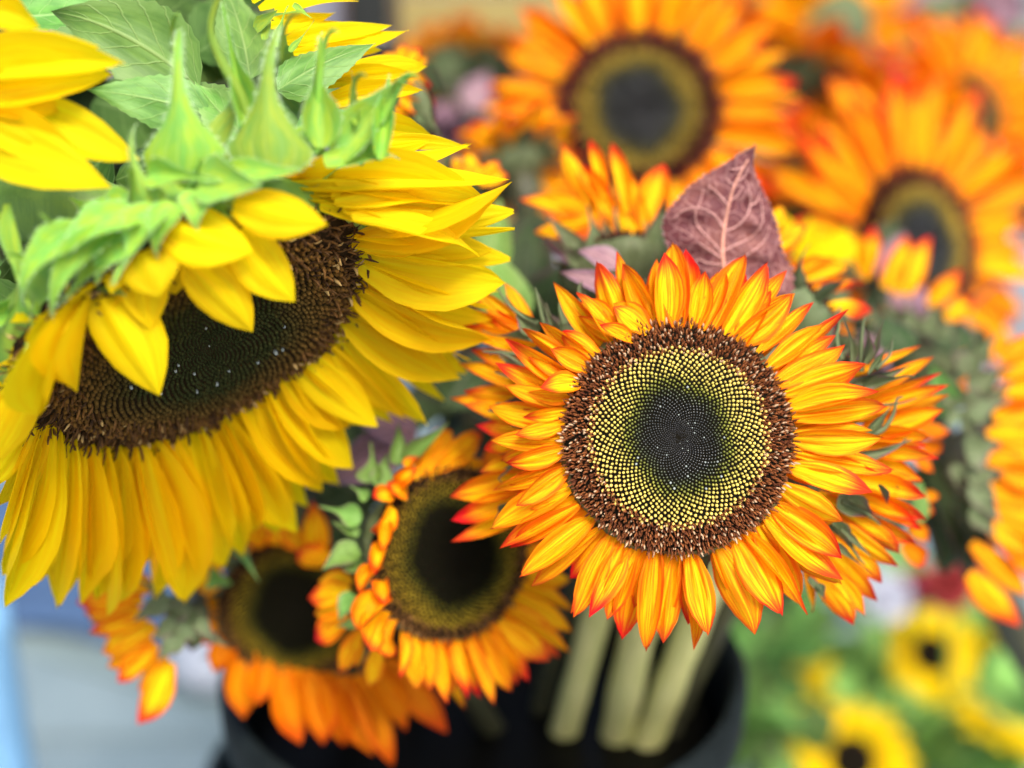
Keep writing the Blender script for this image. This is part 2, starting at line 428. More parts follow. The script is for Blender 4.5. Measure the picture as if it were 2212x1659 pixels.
def florets_mesh(N, pw, zones, h, dip, rmax, sides, seed, hgt, specks=0.0):
    """closed little buds in golden-angle spirals; zones = [(radius, colour)]"""
    rs = random.Random(seed); V, F, C = [], [], []
    for n in range(1, N):
        r = (n / N) ** pw * (1 + rs.gauss(0, .0035))
        if r > rmax: break
        a = n * GA + rs.gauss(0, .006)
        area = 2 * math.pi * r * r * pw / n
        s = math.sqrt(area) * .5
        col = zones[-1][1]
        for (ra, ca), (rb, cb) in zip(zones, zones[1:]):
            rr = r + rs.uniform(-.02, .02) + .030 * math.sin(a * 2 + .7) + .018 * math.sin(a * 5 + seed)
            if rr <= rb:
                col = mixt(ca, cb, max(0, min(1, (rr - ra) / (rb - ra)))); break
        col = jit(col, rs, .25)
        if r < .5 and rs.random() < specks * (1.6 if math.cos(a + .9) > 0 else .5): col = (.26, .30, .28)
        cx, cy = r * math.cos(a), r * math.sin(a)
        cz = dome(r, h, dip) - .005
        # tilt outwards with the dome
        nx, ny = math.cos(a), math.sin(a)
        sl = 2 * h * r
        hh = hgt * s * rs.uniform(.65, 1.35); s *= rs.uniform(.84, 1.08)
        lean = rs.uniform(-.12, .12) * s; lean2 = rs.uniform(-.12, .12) * s
        b = len(V); rot = a + rs.uniform(-.2, .2)
        gap_shade = (.045, .034, .010) if col[0] > .03 else col  # bases of pale buds darkened: shade in the gaps put into their colour
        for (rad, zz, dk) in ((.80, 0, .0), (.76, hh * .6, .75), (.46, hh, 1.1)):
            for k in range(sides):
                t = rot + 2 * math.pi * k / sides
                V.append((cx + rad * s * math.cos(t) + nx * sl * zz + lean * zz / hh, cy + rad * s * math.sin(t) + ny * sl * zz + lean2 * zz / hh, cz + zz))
                C.append(tuple(x * dk for x in col) if dk > 1 else mixt(gap_shade, col, dk))
        V.append((cx + nx * sl * hh + lean, cy + ny * sl * hh + lean2, cz + hh * .93)); C.append(tuple(x * .8 for x in col))
        for q in range(2):
            for k in range(sides):
                k2 = (k + 1) % sides
                F.append((b + q * sides + k, b + q * sides + k2, b + (q + 1) * sides + k2, b + (q + 1) * sides + k))
        for k in range(sides): F.append((b + 2 * sides + k, b + 2 * sides + (k + 1) % sides, b + 3 * sides))
    return V, F, C
def stamens_mesh(N, r0, r1, h, dip, seed, ca, cb, tipc, ln, out, tipfrac, curl=0.0, wd=.011):
    """open outer florets: bent tapering tubes, some with a pale pollen bead"""
    rs = random.Random(seed); V, F, C = [], [], []
    for n in range(N):
        q = n / N
        r = math.sqrt(r0 * r0 + (r1 * r1 - r0 * r0) * q) + rs.uniform(-.01, .01)
        a = n * GA + rs.uniform(-.03, .03)
        rr_ = (r - r0) / (r1 - r0)
        L = ln * rs.uniform(.6, 1.2) * (1 + .9 * max(0, rr_ - .75) / .25 * rs.random()); o = out * (.3 + 1.2 * (r - r0) / (r1 - r0)) * rs.uniform(.4, 1.4)
        sw = rs.uniform(-.6, .6)
        d0 = Vector((math.cos(a), math.sin(a), 0)); s0 = Vector((-math.sin(a), math.cos(a), 0))
        p = Vector((r * math.cos(a), r * math.sin(a), dome(r, h, dip) - .01))
        col = jit(mixt(ca, cb, rs.random()), rs, .3)
        bead = rs.random() < tipfrac
        ang = 1.35 - o; b = len(V); ring = 4
        pts = [p.copy()]; 
        cu = curl * rs.uniform(.2, 1.6) * rs.choice((1, 1, -1))
        for k in range(3):
            dv = d0 * math.cos(ang) + Vector((0, 0, 1)) * math.sin(ang) + s0 * sw * .5
            p = p + dv.normalized() * L / 3; pts.append(p.copy()); ang -= o * .35 + cu; sw += cu * .6
        for i, pt in enumerate(pts):
            rad = wd * (1.0, .85, .95, .40)[i] * (1.2 if bead and i == 2 else 1)
            cc = col if not (bead and i >= 2) else tipc
            for k in range(ring):
                t = 2 * math.pi * k / ring
                V.append(tuple(pt + d0 * rad * math.cos(t) + s0 * rad * math.sin(t))); C.append(cc)
        for i in range(3):
            for k in range(ring):
                k2 = (k + 1) % ring
                F.append((b + i * ring + k, b + i * ring + k2, b + (i + 1) * ring + k2, b + (i + 1) * ring + k))
        F.append(tuple(b + 3 * ring + k for k in range(ring)))
    return V, F, C
DISC = {}
def make_disc(key, h, dip, basemat, fl, st, fmat='floret'):
    base = disc_base(h, dip, basemat)
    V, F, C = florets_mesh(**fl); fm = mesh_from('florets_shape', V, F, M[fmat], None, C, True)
    V, F, C = stamens_mesh(**st); sm_ = mesh_from('stamens_shape', V, F, M['floret_rough'], None, C, True)
    DISC[key] = (base, fm, sm_)
ZO = [(0, (.005, .006, .012)), (.30, (.008, .011, .008)), (.38, (.030, .040, .006)), (.46, (.17, .18, .02)), (.56, (.52, .42, .08)), (.80, (.70, .50, .11))]  # dark centre tinted blue: sky glint put into the bud colour
make_disc('main', .20, .10, M['disc_dark'],
          dict(N=2800, pw=.92, zones=ZO, h=.20, dip=.10, rmax=.80, sides=6, seed=1, hgt=1.4, specks=.02),
          dict(N=3200, r0=.735, r1=1.0, h=.20, dip=.10, seed=2, ca=(.075, .020, .009), cb=(.24, .080, .024), tipc=(.48, .32, .19), ln=.058, out=.30, tipfrac=.14, curl=.12, wd=.0088))
ZY = [(0, (.022, .028, .010)), (.42, (.028, .032, .010)), (.55, (.07, .045, .012)), (.8, (.15, .075, .018))]
make_disc('yellow', .10, .03, M['disc_brown'],
          dict(N=3000, pw=.72, zones=ZY, h=.10, dip=.03, rmax=.84, sides=5, seed=3, hgt=1.8, specks=.012),
          dict(N=1500, r0=.66, r1=.995, h=.10, dip=.03, seed=4, ca=(.035, .017, .007), cb=(.13, .062, .016), tipc=(.40, .27, .10), ln=.085, out=.55, tipfrac=.10, curl=.45, wd=.0095), 'floret_dull')
ZB = [(0, (.004, .006, .013)), (.40, (.006, .010, .010)), (.50, (.06, .06, .012)), (.60, (.32, .22, .018)), (.84, (.36, .23, .018))]  # blue of the eye centre is sky sheen painted into the florets
make_disc('behind', .16, .08, M['disc_dark'],
          dict(N=900, pw=.8, zones=ZB, h=.16, dip=.08, rmax=.84, sides=5, seed=5, hgt=1.0),
          dict(N=700, r0=.76, r1=1.0, h=.16, dip=.08, seed=6, ca=(.05, .010, .008), cb=(.09, .02, .012), tipc=(.14, .05, .03), ln=.11, out=.45, tipfrac=.08, wd=.020))
ZD = [(0, (.003, .003, .001)), (.50, (.004, .005, .001)), (.60, (.06, .058, .006)), (.74, (.24, .17, .013)), (.9, (.22, .13, .013))]
make_disc('shade', .14, .06, M['disc_dark'],
          dict(N=1400, pw=.72, zones=ZD, h=.14, dip=.06, rmax=.90, sides=5, seed=7, hgt=1.0),
          dict(N=520, r0=.84, r1=.99, h=.14, dip=.06, seed=8, ca=(.05, .022, .008), cb=(.11, .05, .012), tipc=(.2, .1, .03), ln=.07, out=.4, tipfrac=.1, wd=.018), 'floret_dull')
ZF = [(0, (.010, .008, .006)), (.8, (.016, .010, .006)), (1, (.02, .012, .006))]
make_disc('far', .2, .05, M['disc_dark'],
          dict(N=300, pw=.6, zones=ZF, h=.2, dip=.05, rmax=.9, sides=5, seed=9, hgt=1.0),
          dict(N=120, r0=.8, r1=.99, h=.2, dip=.05, seed=10, ca=(.03, .015, .006), cb=(.06, .03, .01), tipc=(.1, .05, .02), ln=.10, out=.4, tipfrac=.1, wd=.03), 'floret_dull')

def receptacle_mesh(mat):
    prof = [(1.0, -.02), (1.05, -.12), (1.0, -.28), (.80, -.45), (.48, -.58), (.22, -.70), (.12, -.85)]
    V, U, F = [], [], []; na = 32
    for i, (r, z) in enumerate(prof):
        for j in range(na):
            a = 2 * math.pi * j / na
            q = r * (1 + .03 * math.sin(a * 9 + i))
            V.append((q * math.cos(a), q * math.sin(a), z)); U.append((i / 8, .5 + .35 * math.sin(a * 3)))
    for i in range(len(prof) - 1):
        for j in range(na):
            a = i * na + j; b = i * na + (j + 1) % na
            F.append((a, a + na, b + na, b))
    return mesh_from('receptacle_shape', V, F, mat, U)
REC = {'lime': receptacle_mesh(M['bract_lime']), 'dusk': receptacle_mesh(M['bract_dusk'])}

def tube_mesh(name, pts, r0, r1, mat, sides=10, base=None, wob=.06, cap=True, seed=0):
    """smooth tube through points (world), coordinates relative to base"""
    rs = random.Random(seed); base = base or Vector((0, 0, 0))
    P_ = [Vector(p) for p in pts]; n = len(P_); dense = []
    seg = 6
    for i in range(n - 1):
        a = P_[max(i - 1, 0)]; b = P_[i]; c = P_[i + 1]; d = P_[min(i + 2, n - 1)]
        for k in range(seg):
            t = k / seg
            dense.append(.5 * ((2 * b) + (c - a) * t + (2 * a - 5 * b + 4 * c - d) * t * t + (3 * b - a - 3 * c + d) * t ** 3))
    dense.append(P_[-1]); V, F, U = [], [], []
    m = len(dense); ref = None
    for i, p in enumerate(dense):
        tn = (dense[min(i + 1, m - 1)] - dense[max(i - 1, 0)]).normalized()
        if ref is None: ref = tn.orthogonal().normalized()
        ref = (ref - tn * ref.dot(tn)).normalized(); bi = tn.cross(ref)
        q = i / (m - 1); r = (r0 + (r1 - r0) * q) * (1 + rs.uniform(-wob, wob))
        for k in range(sides):
            a = 2 * math.pi * k / sides
            V.append(tuple(p - base + ref * r * math.cos(a) + bi * r * math.sin(a))); U.append((q, k / sides))
    for i in range(m - 1):
        for k in range(sides):
            k2 = (k + 1) % sides
            F.append((i * sides + k, i * sides + k2, (i + 1) * sides + k2, (i + 1) * sides + k))
    if cap:
        F.append(tuple(range(sides - 1, -1, -1))); F.append(tuple((m - 1) * sides + k for k in range(sides)))
    return mesh_from(name, V, F, mat, U)

# ------------------------------------------------------------------ a sunflower
G_OR = 'orange sunflowers'
G_YE = 'yellow sunflowers'
class Flower:
    def __init__(s, label, group, C, N, R, disc='behind', rec='dusk', stem=None, stem_r=.007, stem_mat='stem_dark', seed=0, kids=True):
        s.C, s.N, s.R = C, N.normalized(), R
        s.rs = random.Random(seed + 991)
        back = C - s.N * R * .72
        if stem is None:
            stem = [back - s.N * R * .7 + Vector((0, .0, -.015)), back - s.N * R * .9 + Vector((0, .05, -.14)), back - s.N * R * .6 + Vector((0, .10, -.32))]
        s.base = stem[-1]
        s.root = thing('sunflower', s.base, label, 'sunflower', group)
        b, f, st = DISC[disc]
        mz = frame_z(C, s.N, R)
        d = part('disc', b, s.root, mz)
        part('florets', f, d, mz, 'stuff'); part('stamens', st, d, mz, 'stuff')
        part('receptacle', REC[rec], s.root, mz)
        me = tube_mesh('stem_shape', [back + s.N * R * .1] + stem, stem_r * 1.1, stem_r, M[stem_mat], 10, s.base, seed=seed)
        part('stem', me, s.root, Matrix.Translation(s.base))
    def ring(s, n, L, W, elev, lib, a0=0.0, jl=.15, rr=.96, zoff=-.04, arc=None, ej=.12, roll=.35, skip=0, name='petal'):
        z = s.N; x = UP.cross(z)
        if x.length < 1e-3: x = RIGHT.copy()
        x.normalize(); y = z.cross(x)
        for i in range(n):
            a = a0 + 2 * math.pi * (i + s.rs.uniform(-.32, .32)) / n
            if arc and not (arc[0] <= (math.degrees(a) % 360) <= arc[1] or arc[0] <= (math.degrees(a) % 360) - 360 <= arc[1]): continue
            if s.rs.random() < skip: continue
            d = x * math.cos(a) + y * math.sin(a)
            e = (elev(a) if callable(elev) else elev) + s.rs.uniform(-ej, ej)
            l = (L(a) if callable(L) else L) * s.rs.uniform(1 - jl, 1 + jl)
            dirv = d * math.cos(e) + z * math.sin(e) + d.cross(z) * s.rs.uniform(-.12, .12)
            P0 = s.C + d * s.R * rr + z * s.R * (zoff + s.rs.uniform(-.04, .04))
            put(name, lib, s.root, P0, P0 + dirv * l, W * s.rs.uniform(.8, 1.2), z * math.cos(e) - d * math.sin(e), s.rs, roll)
    def px(s, conv, rows, lib, d0, d1, nrm, name='petal', roll=.3, k=1.0):
        """rows: (base x, base y, tip x, tip y, width[, extra distance of the tip][, extra distance of the base])"""
        for r in rows:
            b = conv(r[0], r[1]); t = conv(r[2], r[3])
            e1 = r[5] if len(r) > 5 else s.rs.uniform(-.004, .006); e0 = r[6] if len(r) > 6 else s.rs.uniform(-.0015, .0015)
            db = (d0(*b) if callable(d0) else d0) + e0
            dt = (d1(b, t) if callable(d1) else d1) + e1
            P0 = P(b[0], b[1], db); P1 = P(t[0], t[1], dt)
            put(name, r[7] if len(r) > 7 else lib, s.root, P0, P1, r[4] * conv.k * ppm((db + dt) / 2) * k * s.rs.uniform(.84, 1.1), nrm, s.rs, roll)
    def leaf(s, b, t, w, lib, nrm=None, roll=.3, idx=None, name='leaf'):
        P0 = P(*b); P1 = P(*t)
        return put(name, lib, s.root, P0, P1, w * ppm((b[2] + t[2]) / 2), nrm or CV(0, .3, 1), s.rs, roll, idx=idx)
class Conv:
    def __init__(s, ox, oy, k): s.ox, s.oy, s.k = ox, oy, k
    def __call__(s, x, y): return (s.ox + x * s.k, s.oy + y * s.k)
D1 = Conv(0, 0, 1)
c5 = Conv(932.6, 630.9, .52085)      # close looks at the photograph
s1 = Conv(987.5, 0, .42994)
s2 = Conv(1591, 0, .42979)
s3 = Conv(1700.7, 603.5, .46314)
s5 = Conv(0, 1206.9, .39683)
c2 = Conv(493.7, 0, .3307)
c1 = Conv(0, 0, .3307)
c3 = Conv(0, 493.7, .36375)
c4 = Conv(548.6, 493.7, .3638)
c6 = Conv(164.6, 877.8, .49603)

# ================================================================== THE SETTING
def struct(name, me, loc=(0, 0, 0)):
    o = bpy.data.objects.new(name, me); COL.objects.link(o); o.location = loc; o['kind'] = 'structure'; return o
m_, n_ = newmat('grey_pavement')
tc_ = nd(n_, 'ShaderNodeTexCoord')
f1_ = noise_tex(n_, tc_.outputs['Object'], 4, 6); f2_ = noise_tex(n_, tc_.outputs['Object'], 90, 4)
cc_ = mixc(n_, smooth(n_, f1_, .35, .68), (.130, .185, .205), (.185, .245, .262))
cc_ = mixc(n_, mth(n_, 'MULTIPLY', smooth(n_, f2_, .5, .72), .35), cc_, (.09, .10, .12))
finish(n_, cc_, .6, .4, 0, None, f2_, .4, .003)
M['pavement'] = m_
g = 600
struct('ground', mesh_from('ground_shape', [(-g, -g, -.012), (g, -g, -.012), (g, g, -.012), (-g, g, -.012)], [(0, 1, 2, 3)], plain('grey_ground', (.20, .21, .22), .7, .3, .2, 3), sm=False))
def box_mesh(name, x0, x1, y0, y1, z0, z1, mat, bev=.004):
    import bmesh
    bm = bmesh.new(); bmesh.ops.create_cube(bm, size=1)
    for v in bm.verts:
        v.co = Vector((x0 + (v.co.x + .5) * (x1 - x0), y0 + (v.co.y + .5) * (y1 - y0), z0 + (v.co.z + .5) * (z1 - z0)))
    if bev: bmesh.ops.bevel(bm, geom=bm.edges[:], offset=bev, segments=2, affect='EDGES')
    me = bpy.data.meshes.new(name); bm.to_mesh(me); bm.free(); me.materials.append(mat)
    return me
pv = bpy.data.objects.new('pavement', None); COL.objects.link(pv); pv['kind'] = 'structure'; pv.location = (-.6, 1.3, 0)
rp = random.Random(5)
for i in range(4):
    for j in range(4):
        x0 = -1.5 + i * .6; y0 = .75 + j * .6
        me = box_mesh('paving_slab_shape', 0, .594, 0, .594, -.01, rp.uniform(.018, .024), M['pavement'], .005)
        part('paving_slab', me, pv, Matrix.Translation((x0, y0, 0)))

# ---- the main bucket
def bucket(label, C, R, H, mat, group=None, water=.8):
    r = thing('bucket', Vector((C.x, C.y, C.z - H)), label, 'bucket', group)
    na = 64
    prof = [(R * .80, 0), (R * .98, H * .93), (R * 1.0, H * .93), (R * 1.03, H * .95), (R * 1.035, H * .985), (R * 1.0, H), (R * .965, H * .985), (R * .95, H * .93), (R * .78, .01)]
    V, F = [], []
    for (q, z) in prof:
        for j in range(na):
            a = 2 * math.pi * j / na; V.append((q * math.cos(a), q * math.sin(a), z))
    for i in range(len(prof) - 1):
        for j in range(na):
            a = i * na + j; b = i * na + (j + 1) % na; F.append((a, b, b + na, a + na))
    F.append(tuple(range(na - 1, -1, -1))); F.append(tuple((len(prof) - 1) * na + j for j in range(na)))
    me = mesh_from('bucket_shape', V, F, mat)
    part('body', me, r, Matrix.Translation(r.location))
    V = [(R * .9 * math.cos(2 * math.pi * j / na), R * .9 * math.sin(2 * math.pi * j / na), 0) for j in range(na)]
    wm = mesh_from('water_shape', V, [tuple(range(na))], M['water'])
    part('water', wm, r, Matrix.Translation(r.location + Vector((0, 0, H * water))))
    return r
M['black_plastic'] = plain('black_plastic', (.008, .012, .012), .6, .12, .3, 40)
M['teal_plastic'] = plain('dark_teal_plastic', (.016, .030, .034), .45, .4, .2, 30)
mw, nw_ = newmat('dark_water'); finish(nw_, (.004, .004, .003), .35, .06); M['water'] = mw
BC = P(1045, 1400, .74)
bucket('black plastic bucket with dark water holding the pale stems', BC, .132, BC.z - .022, M['black_plastic'], water=(.55 - .022) / (BC.z - .022))

# ================================================================== MAIN ORANGE FLOWER
CA = P(1464, 946, .50)
RA = 246 * ppm(.5)
NA = CV(0, .05, 1)
A = Flower('sharp orange sunflower facing forward with a yellow beaded ring round its dark centre', G_OR, CA, NA, RA, 'main', 'dusk',
           [P(1470, 980, .57), P(1430, 1180, .64), P(1385, 1340, .69), P(1338, 1560, .738), P(1325, 1620, .75)], .0088, 'stem', 1)
main_rows = [
 # base x, base y, tip x, tip y, width (close look c5)
 (760, 150, 606, 35, 95, .012), (900, 170, 750, 48, 100, .004), (800, 215, 604, 98, 95, .006), (840, 205, 690, 138, 60, -.004),
 (705, 275, 530, 163, 92, .004), (672, 325, 492, 236, 98, .0), (602, 430, 388, 420, 74, .004), (614, 378, 450, 398, 100, -.006),
 (562, 492, 378, 520, 58, .004), (556, 545, 345, 592, 90, -.003), (545, 570, 300, 620, 60, .006), (548, 655, 298, 712, 95, .0), (542, 722, 253, 822, 72, .006),
 (566, 730, 343, 888, 108, -.006), (572, 812, 240, 985, 112, .003), (612, 885, 322, 1062, 98, .006), (652, 948, 360, 1186, 122, -.003),
 (695, 985, 413, 1222, 85, .008), (745, 1010, 588, 1354, 112, .0), (800, 1040, 652, 1350, 120, -.005), (852, 1058, 728, 1362, 96, .002),
 (890, 1072, 792, 1442, 128, .008), (938, 1078, 898, 1430, 96, .004), (1000, 1080, 960, 1456, 142, .002), (1072, 1075, 1145, 1427, 148, -.008),
 (1180, 1050, 1345, 1422, 168, -.002), (1260, 1010, 1456, 1346, 160, -.006), (1348, 975, 1532, 1306, 120, .008), (1385, 950, 1702, 1216, 118, .004),
 (1420, 890, 1712, 1108, 132, -.004), (1432, 800, 1706, 950, 136, -.010), (1475, 722, 1832, 836, 140, -.006), (1500, 665, 1920, 738, 90, .010),
 (1498, 605, 1880, 603, 130, -.004), (1492, 520, 1905, 470, 105, .010), (1480, 480, 1852, 412, 118, .0), (1440, 425, 1802, 296, 128, .002),
 (1425, 385, 1715, 222, 128, .006), (1390, 315, 1624, 128, 115, .004), (1350, 250, 1585, 45, 76, .010),
 (1300, 210, 1505, 6, 110, .004), (1240, 180, 1470, -90, 90, .012), (660, 355, 500, 320, 60, .010)]
A.px(c5, main_rows, 'orange', .502, .502, NA, roll=.45)
top_rows = [(1000, 1655, 832, 1318, 150, .006), (1110, 1650, 1085, 1192, 150, .014), (1052, 1650, 1042, 1268, 160, .002), (1190, 1655, 1246, 1356, 140, .0),
            (1270, 1660, 1458, 1255, 150, .012), (1340, 1690, 1562, 1312, 160, .006), (1400, 1720, 1695, 1478, 150, .004), (960, 1670, 780, 1540, 130, .0), (1230, 1660, 1350, 1360, 110, .010)]
A.px(s1, top_rows, 'orange', .502, .500, CV(0, -.12, 1))
A.ring(17, 212 * ppm(.5), 46 * ppm(.5), -.06, 'orange', .11, .14, .97, -.10, ej=.06, arc=(-150, 38))
A.ring(26, 150 * ppm(.5), 46 * ppm(.5), -.10, 'orange', .2, .2, .97, -.10, arc=(38, 212))
# a second, shorter tier behind
A.ring(34, 175 * ppm(.5), 52 * ppm(.5), -.18, 'orange', .05, .18, .97, -.16)
A.ring(26, 120 * ppm(.5), 46 * ppm(.5), -.5, 'bract_dusk', .1, .2, 1.0, -.3, name='bract')

# ================================================================== heads pressed up behind the main flower
B = Flower('orange sunflower turned away left, tucked between the big yellow head and the main flower', G_OR, P(1330, 880, .560), CV(-.35, .05, -.94), 170 * ppm(.56), 'behind', 'dusk',
           [P(1350, 950, .60), P(1325, 1180, .66), P(1285, 1340, .70), P(1225, 1560, .745), P(1210, 1620, .757)], .0076, 'stem', 2)
rowsB = [(345, 225, 82, 132, 80), (375, 200, 222, 62, 84), (330, 120, 160, -20, 84), (390, 120, 300, -40, 80), (372, 325, 160, 238, 100), (300, 215, 150, 138, 60),
         (392, 400, 100, 288, 92), (410, 440, 122, 408, 100), (420, 470, 76, 440, 90, .008), (400, 545, 130, 460, 92), (420, 580, 178, 552, 104), (350, 625, 208, 652, 76),
         (345, 690, 200, 748, 84), (350, 780, 78, 848, 112), (345, 860, 76, 948, 96), (330, 930, 78, 1036, 86), (300, 150, 100, 60, 70), (420, 520, 240, 500, 70), (430, 640, 270, 700, 80)]
rowsB = [(r[0] + (r[0] - r[2]) * .35, r[1] + (r[1] - r[3]) * .25) + r[2:] for r in rowsB]
B.px(c5, rowsB, 'orange_red', .540, .543, CV(-.1, 0, 1))
brB = [(500, 300, 300, 190, 130), (480, 370, 252, 252, 70), (430, 380, 250, 330, 80), (520, 205, 440, 0, 60), (500, 180, 470, 40, 70), (440, 170, 285, 0, 80), (470, 465, 300, 450, 50), (450, 500, 262, 470, 34),
       (380, 690, 290, 740, 26), (330, 880, 260, 950, 26), (520, 250, 480, 120, 110), (540, 330, 450, 255, 40), (440, 210, 200, 190, 46), (560, 130, 525, 50, 50)]
B.px(c5, brB, 'bract_dusk', .528, .532, CV(-.1, .1, 1), 'bract', .5)
B.ring(16, 130 * ppm(.56), 50 * ppm(.56), .1, 'bract_dusk', .0, .2, 1.0, -.2, name='bract')

Cf = Flower('orange sunflower turned away right, showing a fan of red tipped petals beside the main flower', G_OR, P(1665, 930, .562), CV(.4, -.05, -.92), 175 * ppm(.56), 'behind', 'dusk',
            [P(1640, 990, .60), P(1560, 1180, .66), P(1510, 1310, .69), P(1425, 1540, .73), P(1395, 1610, .742)], .0080, 'stem', 3)
rowsC = [(1810, 320, 2052, 222, 66), (1850, 385, 2098, 262, 78), (1840, 430, 2112, 335, 70), (1860, 470, 2148, 384, 80), (1870, 500, 2145, 430, 64), (1850, 560, 2124, 488, 88),
         (1800, 590, 2082, 600, 78), (1790, 640, 2106, 690, 96), (1790, 690, 2038, 782, 88), (1770, 790, 2050, 850, 110), (1780, 830, 2048, 942, 96), (1760, 870, 2030, 992, 88),
         (1700, 915, 1958, 1102, 132), (1720, 990, 1950, 1152, 90), (1680, 1040, 1886, 1212, 100), (1650, 1090, 1848, 1282, 100), (1620, 1180, 1768, 1392, 110), (1660, 1180, 1800, 1345, 80), (1560, 1160, 1590, 1340, 70, .01),
         (1800, 520, 2090, 470, 70, .008), (1780, 740, 2060, 800, 80, .008), (1740, 900, 2010, 1040, 80, .008), (1760, 620, 2060, 640, 80, .008)]
rowsC = [(r[0] + (r[0] - r[2]) * .40, r[1] + (r[1] - r[3]) * .40) + r[2:4] + (r[4] * 1.0,) + r[5:] for r in rowsC]
Cf.px(c5, rowsC, 'orange_red', .534, .538, CV(.1, 0, 1))
brC = [(1800, 590, 1935, 438, 56), (1720, 680, 1992, 612, 70), (1720, 860, 1900, 962, 80), (1660, 960, 1800, 1122, 66), (1700, 980, 1830, 1105, 40), (1600, 1210, 1645, 1300, 50), (1560, 1190, 1630, 1290, 60),
       (1740, 385, 2000, 292, 80), (1780, 410, 2042, 335, 70), (1790, 300, 1792, 108, 46), (1740, 300, 1690, 80, 60), (1800, 300, 1875, 112, 44), (1810, 340, 1910, 200, 40), (1850, 800, 1890, 885, 30), (1680, 870, 1850, 940, 130), (1640, 1040, 1820, 1170, 60)]
Cf.px(c5, brC, 'bract_dusk', .524, .528, CV(.1, .1, 1), 'bract', .5, k=.72)
Cf.ring(16, 130 * ppm(.56), 50 * ppm(.56), .1, 'bract_dusk', .0, .2, 1.0, -.2, name='bract')

Df = Flower('orange sunflower with flat spreading petals just behind the large mauve leaf, facing right', G_OR, P(1700, 690, .60), CV(.6, .55, -.5), 120 * ppm(.6), 'behind', 'dusk',
            [P(1690, 800, .64), P(1600, 1200, .72), P(1480, 1500, .76), P(1470, 1640, .78)], .006, 'stem_dark', 4)
Df.px(s2, [(190, 1250, 366, 1126, 96), (200, 1300, 340, 1190, 90), (250, 1440, 575, 1338, 100), (270, 1490, 655, 1402, 100), (330, 1560, 700, 1545, 84), (330, 1610, 560, 1560, 90), (150, 1150, 250, 1040, 90, .01), (240, 1400, 500, 1300, 70), (300, 1470, 600, 1440, 60), (260, 1520, 500, 1480, 70), (300, 1640, 470, 1640, 60)],
       'orange_red', .592, .598, CV(.1, .5, .7))
Df.ring(14, 110 * ppm(.6), 40 * ppm(.6), .0, 'bract_dusk', .0, .2, 1.0, -.2, name='bract')

Ef = Flower('orange sunflower seen from behind with petals held upright below the blurred dark eyed flower', G_OR, P(1340, 590, .600), CV(-.1, .8, -.6), 120 * ppm(.6), 'behind', 'dusk',
            [P(1340, 690, .62), P(1300, 1100, .70), P(1180, 1480, .76), P(1170, 1640, .78)], .006, 'stem_dark', 5)
Ef.px(s1, [(660, 1040, 523, 716, 96), (740, 1000, 668, 698, 76), (850, 1080, 772, 712, 100), (800, 1120, 590, 824, 90), (880, 1185, 664, 858, 118), (970, 1190, 858, 848, 84), (955, 1195, 1046, 820, 150),
           (660, 1060, 316, 1000, 130), (660, 1110, 388, 1172, 104), (700, 1100, 600, 900, 90, .01), (900, 1150, 780, 960, 100, .01), (660, 1060, 420, 960, 90, .01)], 'orange_red', .592, .60, CV(0, .1, 1))
Ef.px(s1, [(700, 1290, 640, 1025, 150), (860, 1340, 780, 1008, 160), (970, 1320, 1055, 960, 140), (650, 1290, 440, 1062, 110), (780, 1300, 740, 1100, 140), (920, 1330, 950, 1100, 130), (640, 1330, 440, 1180, 90), (1000, 1340, 1010, 1190, 110)],
      'bract_dusk', .585, .585, CV(0, .1, 1), 'bract', .4)
Ef.leaf((1340, 578, .560), (1248, 540, .565), 60, 'leaf_mauve', CV(0, .6, 1)); Ef.leaf((1345, 632, .55), (1208, 588, .555), 52, 'leaf_mauve', CV(0, .6, 1))
Ef.leaf((1290, 580, .60), (1170, 520, .61), 56, 'leaf_mauve', CV(0, .6, 1)); Ef.leaf((1300, 610, .60), (1185, 560, .60), 44, 'leaf_dark', CV(0, .6, 1))

